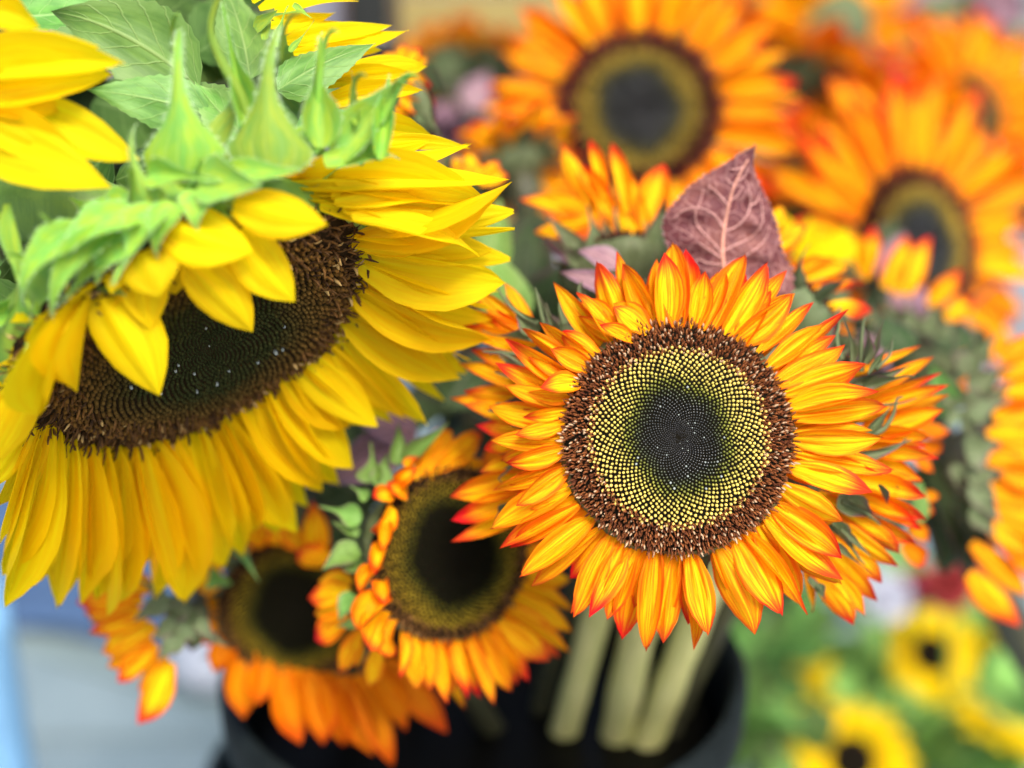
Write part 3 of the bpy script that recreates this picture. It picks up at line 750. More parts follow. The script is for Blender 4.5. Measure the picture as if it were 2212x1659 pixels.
# ================================================================== THE MAUVE LEAF
def mauve_leaf():
    left = [(1503, 725), (1460, 752), (1420, 775), (1360, 812), (1300, 850), (1245, 880), (1200, 912), (1150, 955), (1110, 1000), (1070, 1045), (1040, 1090), (1030, 1140), (1042, 1200), (1070, 1270), (1120, 1350), (1190, 1420), (1280, 1470), (1360, 1490)]
    right = [(1503, 725), (1490, 790), (1488, 840), (1500, 885), (1520, 925), (1540, 970), (1562, 1015), (1582, 1060), (1600, 1105), (1612, 1150), (1622, 1200), (1632, 1250), (1650, 1300), (1682, 1345), (1692, 1420), (1680, 1500), (1600, 1560), (1360, 1490)]
    mid = [(1503, 725), (1482, 765), (1462, 800), (1440, 838), (1420, 875), (1400, 915), (1385, 955), (1372, 1000), (1362, 1045), (1352, 1090), (1344, 1135), (1338, 1180), (1334, 1230), (1334, 1275), (1338, 1320), (1344, 1380), (1352, 1440), (1360, 1490)]
    d = .545
    root = thing('leaf', P(*s1(1360, 1490), d), 'large mauve leaf with branching pink veins standing up behind the main flower', 'leaf')
    def pt(x, y, lift=0):
        # gently folded along the midrib, leaning back towards the tip
        X, Y = s1(x, y)
        t = (1490 - y) / 765.0
        return P(X, Y, d - .006 * t + lift)
    nw = 7; V, U, F = [], [], []
    sub = 3; n = len(left); rs = random.Random(3)
    rows = []
    for i in range(n - 1):
        for k in range(sub): rows.append(i + k / sub)
    rows.append(n - 1)
    def at(L, q):
        i = min(int(q), n - 2); f = q - i
        return (L[i][0] + (L[i + 1][0] - L[i][0]) * f, L[i][1] + (L[i + 1][1] - L[i][1]) * f)
    for ri, q in enumerate(rows):
        a, b, c = at(left, q), at(mid, q), at(right, q)
        sa = 1 + (.035 if ri % 2 else -.02); 
        for j in range(-nw, nw + 1):
            f = abs(j) / nw; o = a if j < 0 else c
            ff = f * (sa if abs(j) == nw else 1)
            x = b[0] + (o[0] - b[0]) * ff; y = b[1] + (o[1] - b[1]) * ff
            lift = .0045 * f * f + .0012 * math.sin(q * 1.7 + j * .8) * f - .0016 * math.exp(-((f - .5) / .2) ** 2) * math.cos(q * 2.1)
            V.append(pt(x, y, lift)); U.append((1 - q / (n - 1), .5 + .5 * j / nw))
    w = 2 * nw + 1
    for i in range(len(rows) - 1):
        for j in range(w - 1): F.append((i * w + j, i * w + j + 1, (i + 1) * w + j + 1, (i + 1) * w + j))
    b0 = root.location
    m, nn = newmat('mauve_leaf_blade')
    tc = nd(nn, 'ShaderNodeTexCoord')
    big = noise_tex(nn, tc.outputs['Object'], 45, 4); fine = noise_tex(nn, tc.outputs['Object'], 700, 4)
    c = mixc(nn, smooth(nn, big, .36, .64), (.125, .036, .040), (.235, .090, .072))
    c = mixc(nn, mth(nn, 'MULTIPLY', smooth(nn, fine, .45, .7), .5), c, (.13, .06, .075))
    vo = nd(nn, 'ShaderNodeTexVoronoi', feature='DISTANCE_TO_EDGE'); vo.inputs['Scale'].default_value = 210
    wp = nd(nn, 'ShaderNodeTexNoise'); wp.inputs['Scale'].default_value = 120; lk(nn, tc.outputs['Object'], wp.inputs['Vector'])
    mxv = nd(nn, 'ShaderNodeMix', data_type='VECTOR'); mxv.inputs[0].default_value = .008
    lk(nn, tc.outputs['Object'], mxv.inputs[4]); lk(nn, wp.outputs['Color'], mxv.inputs[5]); lk(nn, mxv.outputs[1], vo.inputs['Vector'])
    ve = mth(nn, 'SUBTRACT', 1.0, smooth(nn, vo.outputs['Distance'], .0, .09))
    c = mixc(nn, mth(nn, 'MULTIPLY', ve, .55), c, (.42, .22, .20))
    finish(nn, c, .55, .18, .22, c, mth(nn, 'ADD', mth(nn, 'MULTIPLY', fine, .4), mth(nn, 'MULTIPLY', ve, .5)), .6, .0008)
    part('blade', mesh_from('leaf_blade', [v - b0 for v in V], F, m, U), root, Matrix.Translation(b0))
    vm = plain('pink_vein', (.58, .28, .20), .5, .3, .2, 200)
    vm2 = plain('fine_pink_vein', (.62, .34, .30), .5, .3, .2, 200)
    def vein(pts, r0, r1, mt, nm='vein'):
        pp = [pt(x, y, -.0006) for x, y in pts]
        # sit on the folded blade
        out = []
        for (x, y), p in zip(pts, pp):
            best = min(V, key=lambda v: (v - p).length_squared)
            out.append(p + FWD * (depth(best) - depth(p) - .0004))
        part(nm, tube_mesh('vein_shape', out, r0, r1, mt, 6, b0, .03), root, Matrix.Translation(b0))
    vein(mid[::-1][1:-1][::2], .0008, .00025, vm, 'midrib')
    for pts in ([(1340, 1150), (1300, 1085), (1240, 1050), (1190, 1040), (1150, 1010)], [(1332, 1280), (1290, 1220), (1240, 1170), (1205, 1120), (1200, 1060), (1225, 1010), (1240, 950)],
                [(1395, 930), (1370, 915), (1350, 880)], [(1365, 1035), (1330, 990), (1290, 950), (1260, 930)], [(1335, 1300), (1290, 1270), (1230, 1230), (1160, 1170), (1110, 1140)],
                [(1340, 1160), (1400, 1140), (1450, 1090), (1475, 1030), (1470, 960), (1450, 900)], [(1336, 1260), (1420, 1220), (1480, 1190), (1530, 1130), (1540, 1060), (1530, 1000)],
                [(1370, 1010), (1410, 980), (1440, 930)], [(1400, 910), (1440, 890), (1465, 850)], [(1338, 1330), (1420, 1300), (1500, 1250), (1560, 1190), (1580, 1130)],
                [(1340, 1330), (1260, 1320), (1210, 1300), (1200, 1360)], [(1190, 1040), (1130, 1060), (1090, 1100)], [(1475, 1030), (1510, 1010), (1525, 960)], [(1440, 838), (1400, 850), (1370, 845)]):
        vein(pts, .00027, .00012, vm2)
    # pale hairs along the rim
    hv, hf = [], []
    for ri in range(2, len(rows) * 2):
        q = rows[(ri // 2) % len(rows)]
        for L, sgn in ((left, -1), (right, 1)):
            a = at(L, max(0, min(n - 1.001, q + rs.uniform(-.3, .3)))); c_ = at(mid, q)
            dx, dy = a[0] - c_[0], a[1] - c_[1]; ln = math.hypot(dx, dy) or 1
            p0 = pt(a[0], a[1], .004); p1 = pt(a[0] + dx / ln * rs.uniform(4, 11) + rs.uniform(-5, 5), a[1] + dy / ln * rs.uniform(4, 11) - rs.uniform(0, 8), .003)
            k = len(hv); sd = UP * .00012 + RIGHT * .00012
            hv += [tuple(p0 - sd - b0), tuple(p0 + sd - b0), tuple(p1 - b0), tuple(p0 + FWD * .0002 - b0)]; hf += [(k, k + 1, k + 2), (k + 1, k + 3, k + 2), (k + 3, k, k + 2)]
    part('rim_hairs', mesh_from('hair_shape', hv, hf, plain('pale_hair', (.6, .5, .5), .5, .3, .1), sm=False), root, Matrix.Translation(b0), 'stuff')
    me = tube_mesh('stalk_shape', [P(*s1(1358, 1470), d), P(*s1(1370, 1650), d + .02), P(*s1(1330, 2000), d + .06)], .0014, .002, M['stem_dark'], 8, b0)
    part('stalk', me, root, Matrix.Translation(b0))
mauve_leaf()

# ================================================================== BIG YELLOW FLOWER
NY = CV(.449, -.797, .40)
CY = P(436, 730, .490)
RY = 408 * ppm(.490)
Y = Flower('huge bright yellow sunflower nodding forward over its dark disc, nearest the camera', G_YE, CY, NY, RY, 'yellow', 'lime',
           [P(150, 455, .49), P(-120, 500, .51), P(-420, 900, .56), P(-520, 1500, .62)], .0125, 'stem_lime', 6)
def yb(x, y): return on_plane(x, y, CY, NY) + .003
def yt(b, t): 
    db = on_plane(b[0], b[1], CY, NY)
    return db + .36 * (on_plane(t[0], t[1], CY, NY) - db)
rowsY = [(755, 505, 1062, 528, 120, .010), (745, 470, 1000, 470, 90, .012), (762, 478, 1105, 392, 74, -.004), (770, 500, 1112, 494, 92, .0), (785, 515, 1094, 601, 110, .002), (780, 545, 1061, 655, 80, .006), (774, 577, 1072, 727, 110, .0), (763, 612, 1022, 771, 108, .003),
         (752, 652, 995, 818, 122, -.003), (728, 700, 925, 912, 140, -.001), (690, 735, 880, 905, 100, .005), (645, 768, 818, 916, 118, -.004), (620, 790, 756, 918, 84, .006), (596, 815, 763, 1009, 96, .0), (570, 835, 699, 1077, 92, -.003),
         (530, 862, 690, 1040, 80, .006), (487, 902, 643, 1151, 112, .0), (462, 918, 547, 1149, 72, .007), (400, 946, 493, 1243, 116, -.002), (352, 966, 430, 1200, 80, .007), (303, 988, 399, 1305, 134, -.003),
         (264, 992, 270, 1285, 62, .004), (222, 995, 222, 1328, 74, -.001), (180, 992, 190, 1270, 60, .007), (145, 980, 146, 1322, 76, .0), (112, 960, 90, 1292, 66, .004), (90, 940, 10, 1312, 84, .0), (72, 915, 0, 1175, 72, .005), (66, 890, -40, 1080, 84, .0),
         (62, 870, -60, 960, 80, .003), (60, 850, -70, 880, 80, .004), (70, 820, -60, 790, 70, .004), (680, 742, 800, 880, 80, .008), (745, 668, 960, 800, 90, .008), (770, 600, 1040, 720, 90, .008), (240, 994, 330, 1230, 70, .009), (440, 930, 560, 1090, 80, .01)]
rowsY = [(436 + (r[0] - 436) * .93, 730 + (r[1] - 730) * .86) + r[2:] for r in rowsY]
rowsY = [r[:4] + (r[4] * .98,) + r[5:] for r in rowsY]
more = [tuple((p + q) * .5 for p, q in zip(a[:4], b[:4])) + (72, .013) for a, b in zip(rowsY[2:30], rowsY[3:31])]
Y.px(D1, rowsY + more, 'yellow', yb, yt, NY, roll=.25)
Y.px(D1, [(150, 640, 20, 700, 80, .0), (180, 620, 60, 820, 80, .0), (260, 570, 200, 690, 90, .0), (360, 540, 380, 640, 90, .004), (170, 600, 110, 740, 80, -.012), (230, 560, 150, 660, 80, -.012), (290, 530, 240, 640, 80, -.012)], 'yellow', 0.440, 0.442, CV(0, .2, 1), roll=.2)
Y.px(D1, [(300, 470, 100, 600, 120, .0), (240, 500, 90, 700, 90, .0), (330, 460, 240, 620, 100, .0), (380, 440, 330, 560, 80, .0), (200, 500, 20, 660, 110, .004), (430, 410, 420, 500, 80, .0), (320, 380, 480, 392, 70, -.002), (490, 372, 670, 368, 70, -.002), (430, 395, 570, 402, 105, -.006), (300, 490, 190, 610, 110, .0), (350, 450, 270, 590, 100, .0), (230, 520, 120, 670, 90, .0)], 'bract_lime', 0.426, 0.424, CV(0, .3, 1), 'bract', .3)
# petals of the near rim, over and across the disc
Y.px(D1, [(212, 622, 345, 856, 160, .006), (309, 540, 327, 712, 105, .0), (405, 560, 546, 718, 122, .008), (515, 500, 637, 652, 128, .004)], 'yellow_hang', 0.438, 0.440, CV(.2, .0, 1), roll=.1)
Y.px(D1, [(300, 545, 345, 640, 120, -.002), (345, 480, 548, 545, 128, .0), (505, 440, 708, 486, 118, .0), (335, 500, 430, 560, 110, .002)], 'yellow_puffy', 0.430, 0.430, CV(0, .3, 1), roll=.1)
Y.px(D1, [(200, 622, 168, 846, 52, .006), (175, 640, 82, 902, 62, .008), (140, 650, 100, 760, 60, .004)], 'yellow_roll', 0.438, 0.442, CV(0, 0, 1), roll=.2)
Y.px(D1, [(130, 670, -30, 800, 90, .01), (150, 650, 20, 860, 80, .01), (110, 720, -40, 930, 90, .012), (100, 780, -20, 1010, 80, .012)], 'yellow', 0.444, 0.450, CV(-.2, .2, 1))
Y.px(D1, [(590, 372, 1022, 322, 74, .02), (570, 400, 1055, 434, 70, .012), (600, 392, 1100, 388, 84, .010), (640, 420, 886, 492, 80, .006), (690, 440, 1000, 470, 80, .014), (650, 410, 960, 420, 80, .01), (760, 470, 1050, 540, 90, .01), (740, 445, 1020, 462, 96, .012), (720, 430, 980, 446, 90, .016), (560, 376, 760, 380, 66, .002), (640, 366, 940, 300, 50, .03)],
     'yellow', 0.460, 0.476, CV(.2, .5, .8))
# bracts of the near rim
Y.px(D1, [(388, 372, 374, 40, 205, .0), (582, 362, 606, 28, 215, .004)], 'bract_belly', 0.434, 0.434, CV(0, .2, 1), 'bract', .1)
Y.px(D1, [(317, 450, 284, 256, 110, .0)], 'bract_belly', 0.428, 0.428, CV(-.2, .2, 1), 'bract', .1)
Y.px(D1, [(545, 300, 478, -14, 66, .01), (690, 320, 694, 66, 96, .006), (735, 345, 884, 158, 84, .004), (772, 270, 764, 162, 26, .02), (822, 345, 842, 168, 40, .014), (440, 400, 565, 398, 110, -.004), (380, 418, 556, 486, 56, -.002),
          (330, 470, 168, 575, 140, .0), (150, 605, 50, 794, 66, .002), (20, 440, 63, 662, 30, .0), (215, 608, 278, 642, 44, -.004), (128, 480, 148, 592, 40, .0), (290, 440, 205, 470, 90, .006), (300, 480, 330, 570, 60, .0), (620, 350, 760, 330, 70, .006),
          (470, 350, 640, 362, 80, .002), (700, 350, 880, 330, 50, .012), (460, 320, 520, 180, 90, .012), (660, 330, 700, 200, 80, .014), (210, 520, 90, 560, 90, .006), (250, 470, 150, 430, 80, .01)],
     'bract_lime', 0.440, 0.440, CV(0, .3, 1), 'bract', .3)
Y.ring(22, 120 * ppm(.45), 80 * ppm(.45), .1, 'bract_lime', 0, .25, 1.02, -.22, name='bract', roll=.4)
for o in list(Y.root.children):
    if o.name.startswith('bract') and o.data.materials[0] == M['bract_lime']:
        nv = len(o.data.vertices); nl_, nw_2 = (20, 8) if nv == 21 * 9 else (16, 6)
        part('hairs', bract_hairs(o.data, nl_, nw_2), o, WORLD[o.name], 'stuff')
# leaves round the nodding neck
for b, t, w_, lb in [((250, 390, .475), (520, 350, .48), 150, 'leaf_deep'), ((420, 400, .47), (650, 360, .48), 130, 'leaf_deep'), ((380, 330, .475), (560, 240, .48), 130, 'leaf_deep'), ((430, 190, 0.485), (110, 20, 0.475), 190, 'leaf_green'), ((455, 250, 0.475), (185, 195, 0.465), 130, 'leaf_green'), ((500, 330, 0.470), (330, 160, .50), 190, 'leaf_green'), ((560, 330, 0.465), (430, 190, 0.485), 100, 'leaf_bright'),
                     ((540, 170, .50), (480, -40, .52), 130, 'leaf_green'), ((420, 120, .54), (640, 60, .56), 220, 'leaf_deep'), ((300, 60, .54), (560, 140, .56), 260, 'leaf_deep'), ((600, 195, 0.485), (812, 96, 0.495), 110, 'leaf_green'),
                     ((640, 290, 0.485), (790, 250, 0.490), 80, 'leaf_green'), ((60, 520, .50), (160, 760, .52), 190, 'leaf_deep'), ((140, 560, 0.505), (20, 720, .51), 170, 'leaf_green'), ((-20, 600, .50), (60, 830, .52), 150, 'leaf_green'),
                     ((240, 330, .50), (60, 560, .53), 240, 'leaf_deep'), ((200, 220, .56), (420, 330, .57), 260, 'leaf_deep'), ((20, 40, .50), (250, 20, .52), 160, 'leaf_green'), ((-40, 380, 0.505), (200, 440, 0.495), 150, 'leaf_bright')]:
    Y.leaf(b, t, w_, lb, CV(0, .3, 1))

# yellow flower behind it and the one at the left edge
T = Flower('yellow sunflower half hidden behind the huge nodding one, petals pointing right along the top edge', G_YE, P(660, 130, .545), CV(.9, .2, -.25), 130 * ppm(.52), 'yellow', 'lime',
           [P(560, 170, .57), P(420, 500, .60), P(300, 1000, .64)], .008, 'stem_lime', 7)
T.px(c2, [(300, 60, 850, 8, 130), (250, 160, 700, 90, 130), (380, 270, 1068, 165, 165), (420, 330, 1182, 208, 160, .004), (560, 480, 1325, 395, 190), (560, 560, 1200, 480, 140, .006), (600, 690, 1275, 590, 160), (600, 780, 1200, 760, 130, .008), (640, 870, 1330, 890, 120), (900, 930, 1600, 955, 110), (200, 60, 560, -60, 120), (300, 220, 760, 150, 120, .01), (450, 420, 1000, 330, 120, .01), (160, 20, 420, -90, 100, .01)],
     'yellow', .500, .508, CV(0, .3, 1))
T.px(c2, [(330, 310, 380, 10, 90), (180, 200, 330, 60, 100), (400, 340, 560, 130, 50), (420, 30, 560, 130, 60), (240, 260, 290, 100, 80)], 'bract_lime', .49, .49, CV(0, .3, 1), 'bract')
S_ = Flower('yellow sunflower cut off by the left edge of the picture, soft petals reaching in', G_YE, P(-190, 190, .455), CV(-.8, .1, -.5), 150 * ppm(.44), 'yellow', 'lime',
            [P(-260, 300, .48), P(-420, 700, .54), P(-480, 1300, .60)], .008, 'stem_lime', 8)
S_.px(D1, [(-80, 150, 272, 138, 120, -.004), (-60, 110, 215, 100, 90, .0), (-70, 210, 250, 165, 120, .002), (40, 230, 303, 345, 130, .006), (-90, 300, 240, 398, 126, -.004), (-70, 240, 190, 350, 110, .002), (-70, 10, 86, 58, 80, .004), (-60, 180, 130, 240, 120, .0), (-80, 330, -5, 520, 60, .004), (-60, -10, 60, 20, 70, .004)],
      'yellow', .436, .436, CV(0, .1, 1), roll=.2)
S_.ring(14, 120 * ppm(.44), 60 * ppm(.44), .2, 'bract_lime', 0, .2, 1.0, -.2, name='bract')

def tendril(fl, conv, path, d, r0, r1, mat, dd=0.0):
    pts = [P(*conv(x, y), d + dd * i / (len(path) - 1)) for i, (x, y) in enumerate(path)]
    me = tube_mesh('bract_tip_shape', pts, r0 * conv.k * ppm(d), r1 * conv.k * ppm(d), M[mat], 7, fl.base, .05)
    part('bract', me, fl.root, Matrix.Translation(fl.base))
for path, r0 in (([(556, 356), (548, 290), (522, 210), (482, 140), (456, 70), (468, 5), (500, -40)], 17), ([(764, 335), (760, 240), (765, 180), (778, 161), (790, 164)], 8), ([(770, 350), (828, 255), (862, 182), (884, 163), (903, 165)], 15),
                 ([(690, 335), (688, 240), (692, 150), (703, 88), (718, 66), (730, 70)], 11), ([(815, 345), (834, 250), (846, 195), (862, 176), (876, 180)], 10), ([(-10, 455), (22, 540), (42, 610), (66, 668)], 10), ([(120, 480), (132, 540), (150, 596), (146, 606)], 9),
                 ([(604, 130), (612, 70), (628, 36), (648, 26)], 7), ([(374, 110), (372, 60), (378, 34), (386, 30)], 7), ([(70, 720), (52, 770), (46, 800), (52, 812)], 9)):
    tendril(Y, D1, path, .447, r0, 2.5, 'bract_lime', -.020)
for fl, path, r0 in ((Cf, [(1790, 595), (1868, 572), (1912, 512), (1930, 445), (1955, 436)], 15), (Cf, [(1720, 690), (1850, 662), (1940, 632), (1992, 612)], 14), (Cf, [(1780, 330), (1782, 220), (1790, 130), (1800, 104)], 13), (Cf, [(1700, 870), (1800, 915), (1860, 965)], 12),
                     (Cf, [(1650, 970), (1720, 1030), (1770, 1100), (1800, 1130)], 12), (Cf, [(1850, 470), (1940, 462), (2010, 440)], 7), (Cf, [(1680, 90), (1690, 130), (1680, 200), (1700, 280)][::-1], 12), (Cf, [(1840, 320), (1900, 260), (1912, 200)], 9),
                     (B, [(500, 300), (400, 268), (300, 252), (225, 248), (210, 240)], 13), (B, [(495, 200), (462, 120), (440, 20), (428, -20)], 14), (B, [(440, 130), (360, 90), (300, 30), (270, -30)], 12), (B, [(470, 380), (380, 310), (310, 262), (250, 252), (244, 262)], 13),
                     (B, [(460, 505), (360, 480), (280, 462), (262, 474)], 8), (B, [(360, 690), (310, 745), (280, 770), (290, 790)], 6), (B, [(545, 140), (530, 60), (548, 20), (580, 30), (570, 52)], 9), (B, [(620, 40), (610, -10), (618, -40)], 12)):
    tendril(fl, c5, path, .526, r0, 2.0, 'bract_dusk', .002)
# ================================================================== SHADED FLOWERS BELOW
Mf = Flower('shaded orange sunflower with a wide dark disc and crumpled small petals on its left rim', G_OR, P(975, 1195, .575), CV(.48, -.02, .87), 186 * ppm(.575), 'shade', 'dusk',
            [P(930, 1230, .64), P(960, 1400, .70), P(1080, 1600, .76)], .007, 'stem_dark', 9)
mrow = [(1900, 760, 2165, 890, 110), (1900, 820, 2160, 980, 110), (1880, 880, 2150, 1075, 110), (1840, 930, 2060, 1110, 110), (1800, 960, 1970, 1200, 100), (1750, 980, 1895, 1245, 96), (1700, 1000, 1815, 1305, 100), (1640, 1010, 1705, 1280, 110), (1580, 1010, 1612, 1300, 96),
        (1520, 1000, 1540, 1240, 90), (1460, 970, 1480, 1235, 90), (1420, 960, 1410, 1180, 80), (1930, 700, 2160, 760, 110), (1930, 640, 2170, 640, 110), (1860, 900, 2100, 1090, 90, .012), (1780, 970, 1930, 1220, 90, .012), (1660, 1000, 1760, 1270, 90, .012), (1560, 1000, 1640, 1270, 80, .012)]
Mf.px(c6, mrow, 'orange', lambda x, y: on_plane(x, y, Mf.C, Mf.N) + .003, lambda b, t: on_plane(b[0], b[1], Mf.C, Mf.N) + .45 * (on_plane(t[0], t[1], Mf.C, Mf.N) - on_plane(b[0], b[1], Mf.C, Mf.N)), Mf.N)
Mf.px(c6, [(1380, 380, 1290, 400, 90), (1380, 440, 1275, 545, 100), (1350, 500, 1330, 640, 70), (1330, 600, 1300, 745, 80), (1330, 700, 1240, 830, 80), (1340, 760, 1350, 880, 70), (1340, 820, 1230, 990, 140), (1370, 900, 1290, 1080, 90), (1400, 930, 1370, 1100, 110), (1400, 350, 1480, 260, 70), (1440, 340, 1340, 330, 70), (1470, 300, 1500, 220, 80)],
      'orange_curl', lambda x, y: on_plane(x, y, Mf.C, Mf.N) - .004, lambda b, t: on_plane(b[0], b[1], Mf.C, Mf.N) - .010, CV(-.4, .1, 1), roll=.6)
Mf.px(c6, [(1500, 300, 1640, 90, 110), (1560, 280, 1780, 110, 120), (1480, 320, 1560, 150, 90), (1620, 270, 1790, 240, 90), (1540, 300, 1700, 180, 90)], 'orange', lambda x, y: on_plane(x, y, Mf.C, Mf.N) + .0, .585, CV(0, .1, 1))
Mf.px(c6, [(1190, 800, 1012, 835, 130), (1190, 860, 1040, 905, 120), (1190, 920, 1045, 1012, 130), (1250, 970, 1145, 1155, 110), (1320, 1030, 1275, 1220, 90), (1200, 760, 1060, 760, 90), (1560, 1060, 1690, 1310, 80, .02), (1230, 1000, 1220, 1140, 70)], 'orange_red', .585, .590, CV(0, .1, 1))
Mf.px(c6, [(1240, 500, 1050, 440, 120), (1230, 560, 1110, 500, 70), (1230, 620, 1060, 715, 110), (1240, 700, 1130, 600, 100), (1290, 330, 1280, 150, 130), (1390, 250, 1400, 60, 80), (1270, 400, 1180, 340, 70), (1210, 820, 1140, 940, 90), (1430, 240, 1640, 60, 70), (1230, 940, 1130, 960, 60), (1330, 350, 1360, 200, 120)], 'bract_green', .568, .568, CV(-.1, .2, 1), 'bract', .4)
Mf.leaf((860, 960, .60), (700, 1050, .60), 110, 'leaf_mauve'); Mf.leaf((900, 940, .60), (720, 880, .59), 90, 'leaf_mauve'); Mf.leaf((960, 880, .62), (1050, 760, .64), 120, 'leaf_dark'); Mf.leaf((820, 1080, .63), (640, 1000, .64), 160, 'leaf_dark')
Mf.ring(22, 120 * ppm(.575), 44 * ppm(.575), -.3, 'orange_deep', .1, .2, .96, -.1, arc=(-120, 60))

Nf = Flower('dim orange sunflower lowest in the bunch, its dark disc partly behind the crumpled one', G_OR, P(640, 1315, .645), CV(.18, -.22, .95), 162 * ppm(.645), 'shade', 'dusk',
            [P(640, 1330, .72), P(760, 1450, .76), P(960, 1620, .80)], .007, 'stem_dark', 10)
nrow = [(740, 1000, 730, 1360, 150), (820, 1080, 790, 1300, 130), (620, 900, 560, 1050, 110), (900, 1120, 980, 1470, 150), (1000, 1150, 1080, 1480, 140), (1060, 1160, 1170, 1490, 130), (1150, 1170, 1290, 1520, 150), (1220, 1170, 1390, 1580, 150), (1290, 1150, 1440, 1420, 130), (1350, 1100, 1620, 1420, 140), (680, 980, 600, 1160, 110), (760, 1050, 640, 1150, 120), (640, 830, 540, 900, 110), (960, 1140, 1010, 1400, 120, .012), (1180, 1170, 1330, 1470, 120, .012), (850, 1100, 740, 1290, 120, .012), (1100, 1160, 1200, 1470, 110, .012)]
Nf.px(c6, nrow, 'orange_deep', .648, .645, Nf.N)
Nf.px(c6, [(740, 640, 700, 590, 90), (780, 600, 830, 505, 110), (900, 600, 850, 510, 110), (1060, 650, 1025, 418, 120), (1000, 620, 880, 520, 120), (1080, 690, 960, 620, 100), (1110, 680, 1000, 600, 90), (820, 590, 720, 560, 90), (640, 700, 520, 640, 120), (640, 760, 510, 740, 120), (700, 560, 740, 470, 100)], 'orange_red', .635, .625, CV(0, .2, 1))
Nf.px(c6, [(700, 620, 790, 750, 70, -.03), (640, 740, 560, 800, 110, -.01)], 'bract_green', .625, .62, CV(0, .2, 1), 'bract')
Nf.ring(20, 110 * ppm(.64), 44 * ppm(.64), -.4, 'bract_dusk', .0, .2, 1.0, -.2, name='bract')
Nf.leaf((560, 1290, .66), (520, 1190, .65), 90, 'leaf_mauve'); Nf.leaf((560, 1150, .68), (420, 1200, .68), 150, 'leaf_dark')

Of = Flower('small orange sunflower facing down left under the yellow petals, tips bright red', G_OR, P(392, 1345, .630), CV(-.80, -.40, .10), 62 * ppm(.62), 'behind', 'dusk',
            [P(440, 1300, .66), P(600, 1350, .72), P(900, 1620, .80)], .005, 'stem_dark', 11)
Of.px(s5, [(760, 190, 418, 238, 120), (780, 220, 440, 300, 110), (800, 300, 484, 402, 130), (850, 370, 556, 512, 150), (830, 440, 585, 592, 120), (860, 470, 640, 672, 100), (930, 560, 758, 902, 160), (760, 150, 460, 130, 100), (840, 160, 620, 120, 110), (900, 520, 760, 720, 100, .006), (740, 260, 470, 340, 100, .006)],
      'orange_red', .612, .612, CV(-.1, .1, 1), k=1.3)
Of.px(s5, [(930, 230, 720, 345, 130), (960, 330, 820, 460, 130), (900, 180, 740, 110, 90), (980, 420, 860, 560, 120), (1080, 330, 1180, 460, 80), (1090, 400, 1260, 490, 60), (1000, 240, 900, 380, 150), (1020, 360, 960, 520, 130), (1000, 300, 800, 270, 90)], 'bract_dusk', .600, .602, CV(0, .2, 1), 'bract', .4)

Qf = Flower('small orange sunflower peeping out between upper yellow petals and the blurred flowers', G_OR, P(905, 240, .60), CV(.8, .2, -.4), 70 * ppm(.6), 'behind', 'dusk', [P(850, 330, .64), P(800, 700, .70), P(900, 1500, .78)], .005, 'stem_dark', 12)
Qf.px(c2, [(1140, 560, 1355, 698, 110), (1160, 500, 1330, 560, 90), (1120, 640, 1310, 755, 100), (1080, 700, 1280, 800, 90), (1150, 450, 1250, 310, 100), (1100, 440, 1160, 280, 80), (1080, 400, 1020, 340, 90), (1180, 440, 1300, 380, 80), (1040, 760, 1240, 830, 80)], 'orange_red', .59, .592, CV(0, .1, 1))
Qf.px(c2, [(1280, 740, 1420, 950, 40), (1290, 420, 1440, 620, 40), (1230, 760, 1330, 890, 70)], 'bract_dusk', .588, .59, CV(0, .2, 1), 'bract')
Q2 = Flower('small red orange sunflower just past the longest yellow petal tips', G_OR, P(1005, 385, .62), CV(.7, .5, -.4), 60 * ppm(.6), 'behind', 'dusk', [P(1000, 450, .66), P(1010, 800, .70), P(1040, 1500, .78)], .005, 'stem_dark', 13)
Q2.px(c2, [(1560, 1150, 1590, 990, 120), (1600, 1160, 1660, 1080, 100), (1520, 1130, 1480, 1020, 100), (1680, 1170, 1760, 1050, 110), (1640, 1200, 1830, 1150, 110), (1560, 1200, 1520, 1060, 110)], 'orange_red', .605, .61, CV(0, .1, 1))
Q2.leaf((1060, 600, .62), (1080, 430, .63), 90, 'leaf_bright'); Q2.leaf((1050, 560, .625), (1120, 480, .63), 70, 'leaf_dark'); Q2.leaf((1000, 470, .60), (1060, 430, .61), 60, 'leaf_dark'); Q2.leaf((1110, 700, .62), (1070, 540, .61), 120, 'leaf_bright')
Q2.leaf((1130, 640, .66), (1150, 450, .68), 140, 'leaf_dark'); Q2.leaf((1180, 700, .66), (1230, 560, .66), 140, 'leaf_dark')

# ================================================================== BLURRED FLOWERS BEHIND
def head(label, group, x, y, d, N, Rp, L, W, lib, disc='behind', seed=0, n=(20, 18), elev=(.12, -.12), bracts=True, **kw):
    f = Flower(label, group, P(x, y, d), N, Rp * ppm(d), disc, kw.get('rec', 'dusk'), kw.get('stem'), kw.get('sr', .007), kw.get('sm', 'stem_dark'), seed)
    f.ring(n[0], L * ppm(d), W * ppm(d), elev[0], lib, 0, .14, .96, -.02)
    f.ring(n[1], L * 1.05 * ppm(d), W * ppm(d), elev[1], lib, .15, .16, .97, -.10)
    if bracts: f.ring(16, L * .75 * ppm(d), W * .8 * ppm(d), -.35, 'bract_lime' if kw.get('rec') == 'lime' else 'bract_dusk', 0, .2, 1.0, -.2, name='bract')
    return f
head('large blurred orange sunflower with a blue black eye, top centre behind the mauve leaf', G_OR, 1380, 238, .80, CV(-.08, .1, 1), 170, 170, 50, 'orange_far', seed=20, n=(32, 30))
head('blurred orange sunflower right of the leaf with an olive ringed dark eye', G_OR, 1985, 530, .88, CV(.52, .08, .85), 168, 215, 60, 'orange_far', seed=21, n=(28, 26))
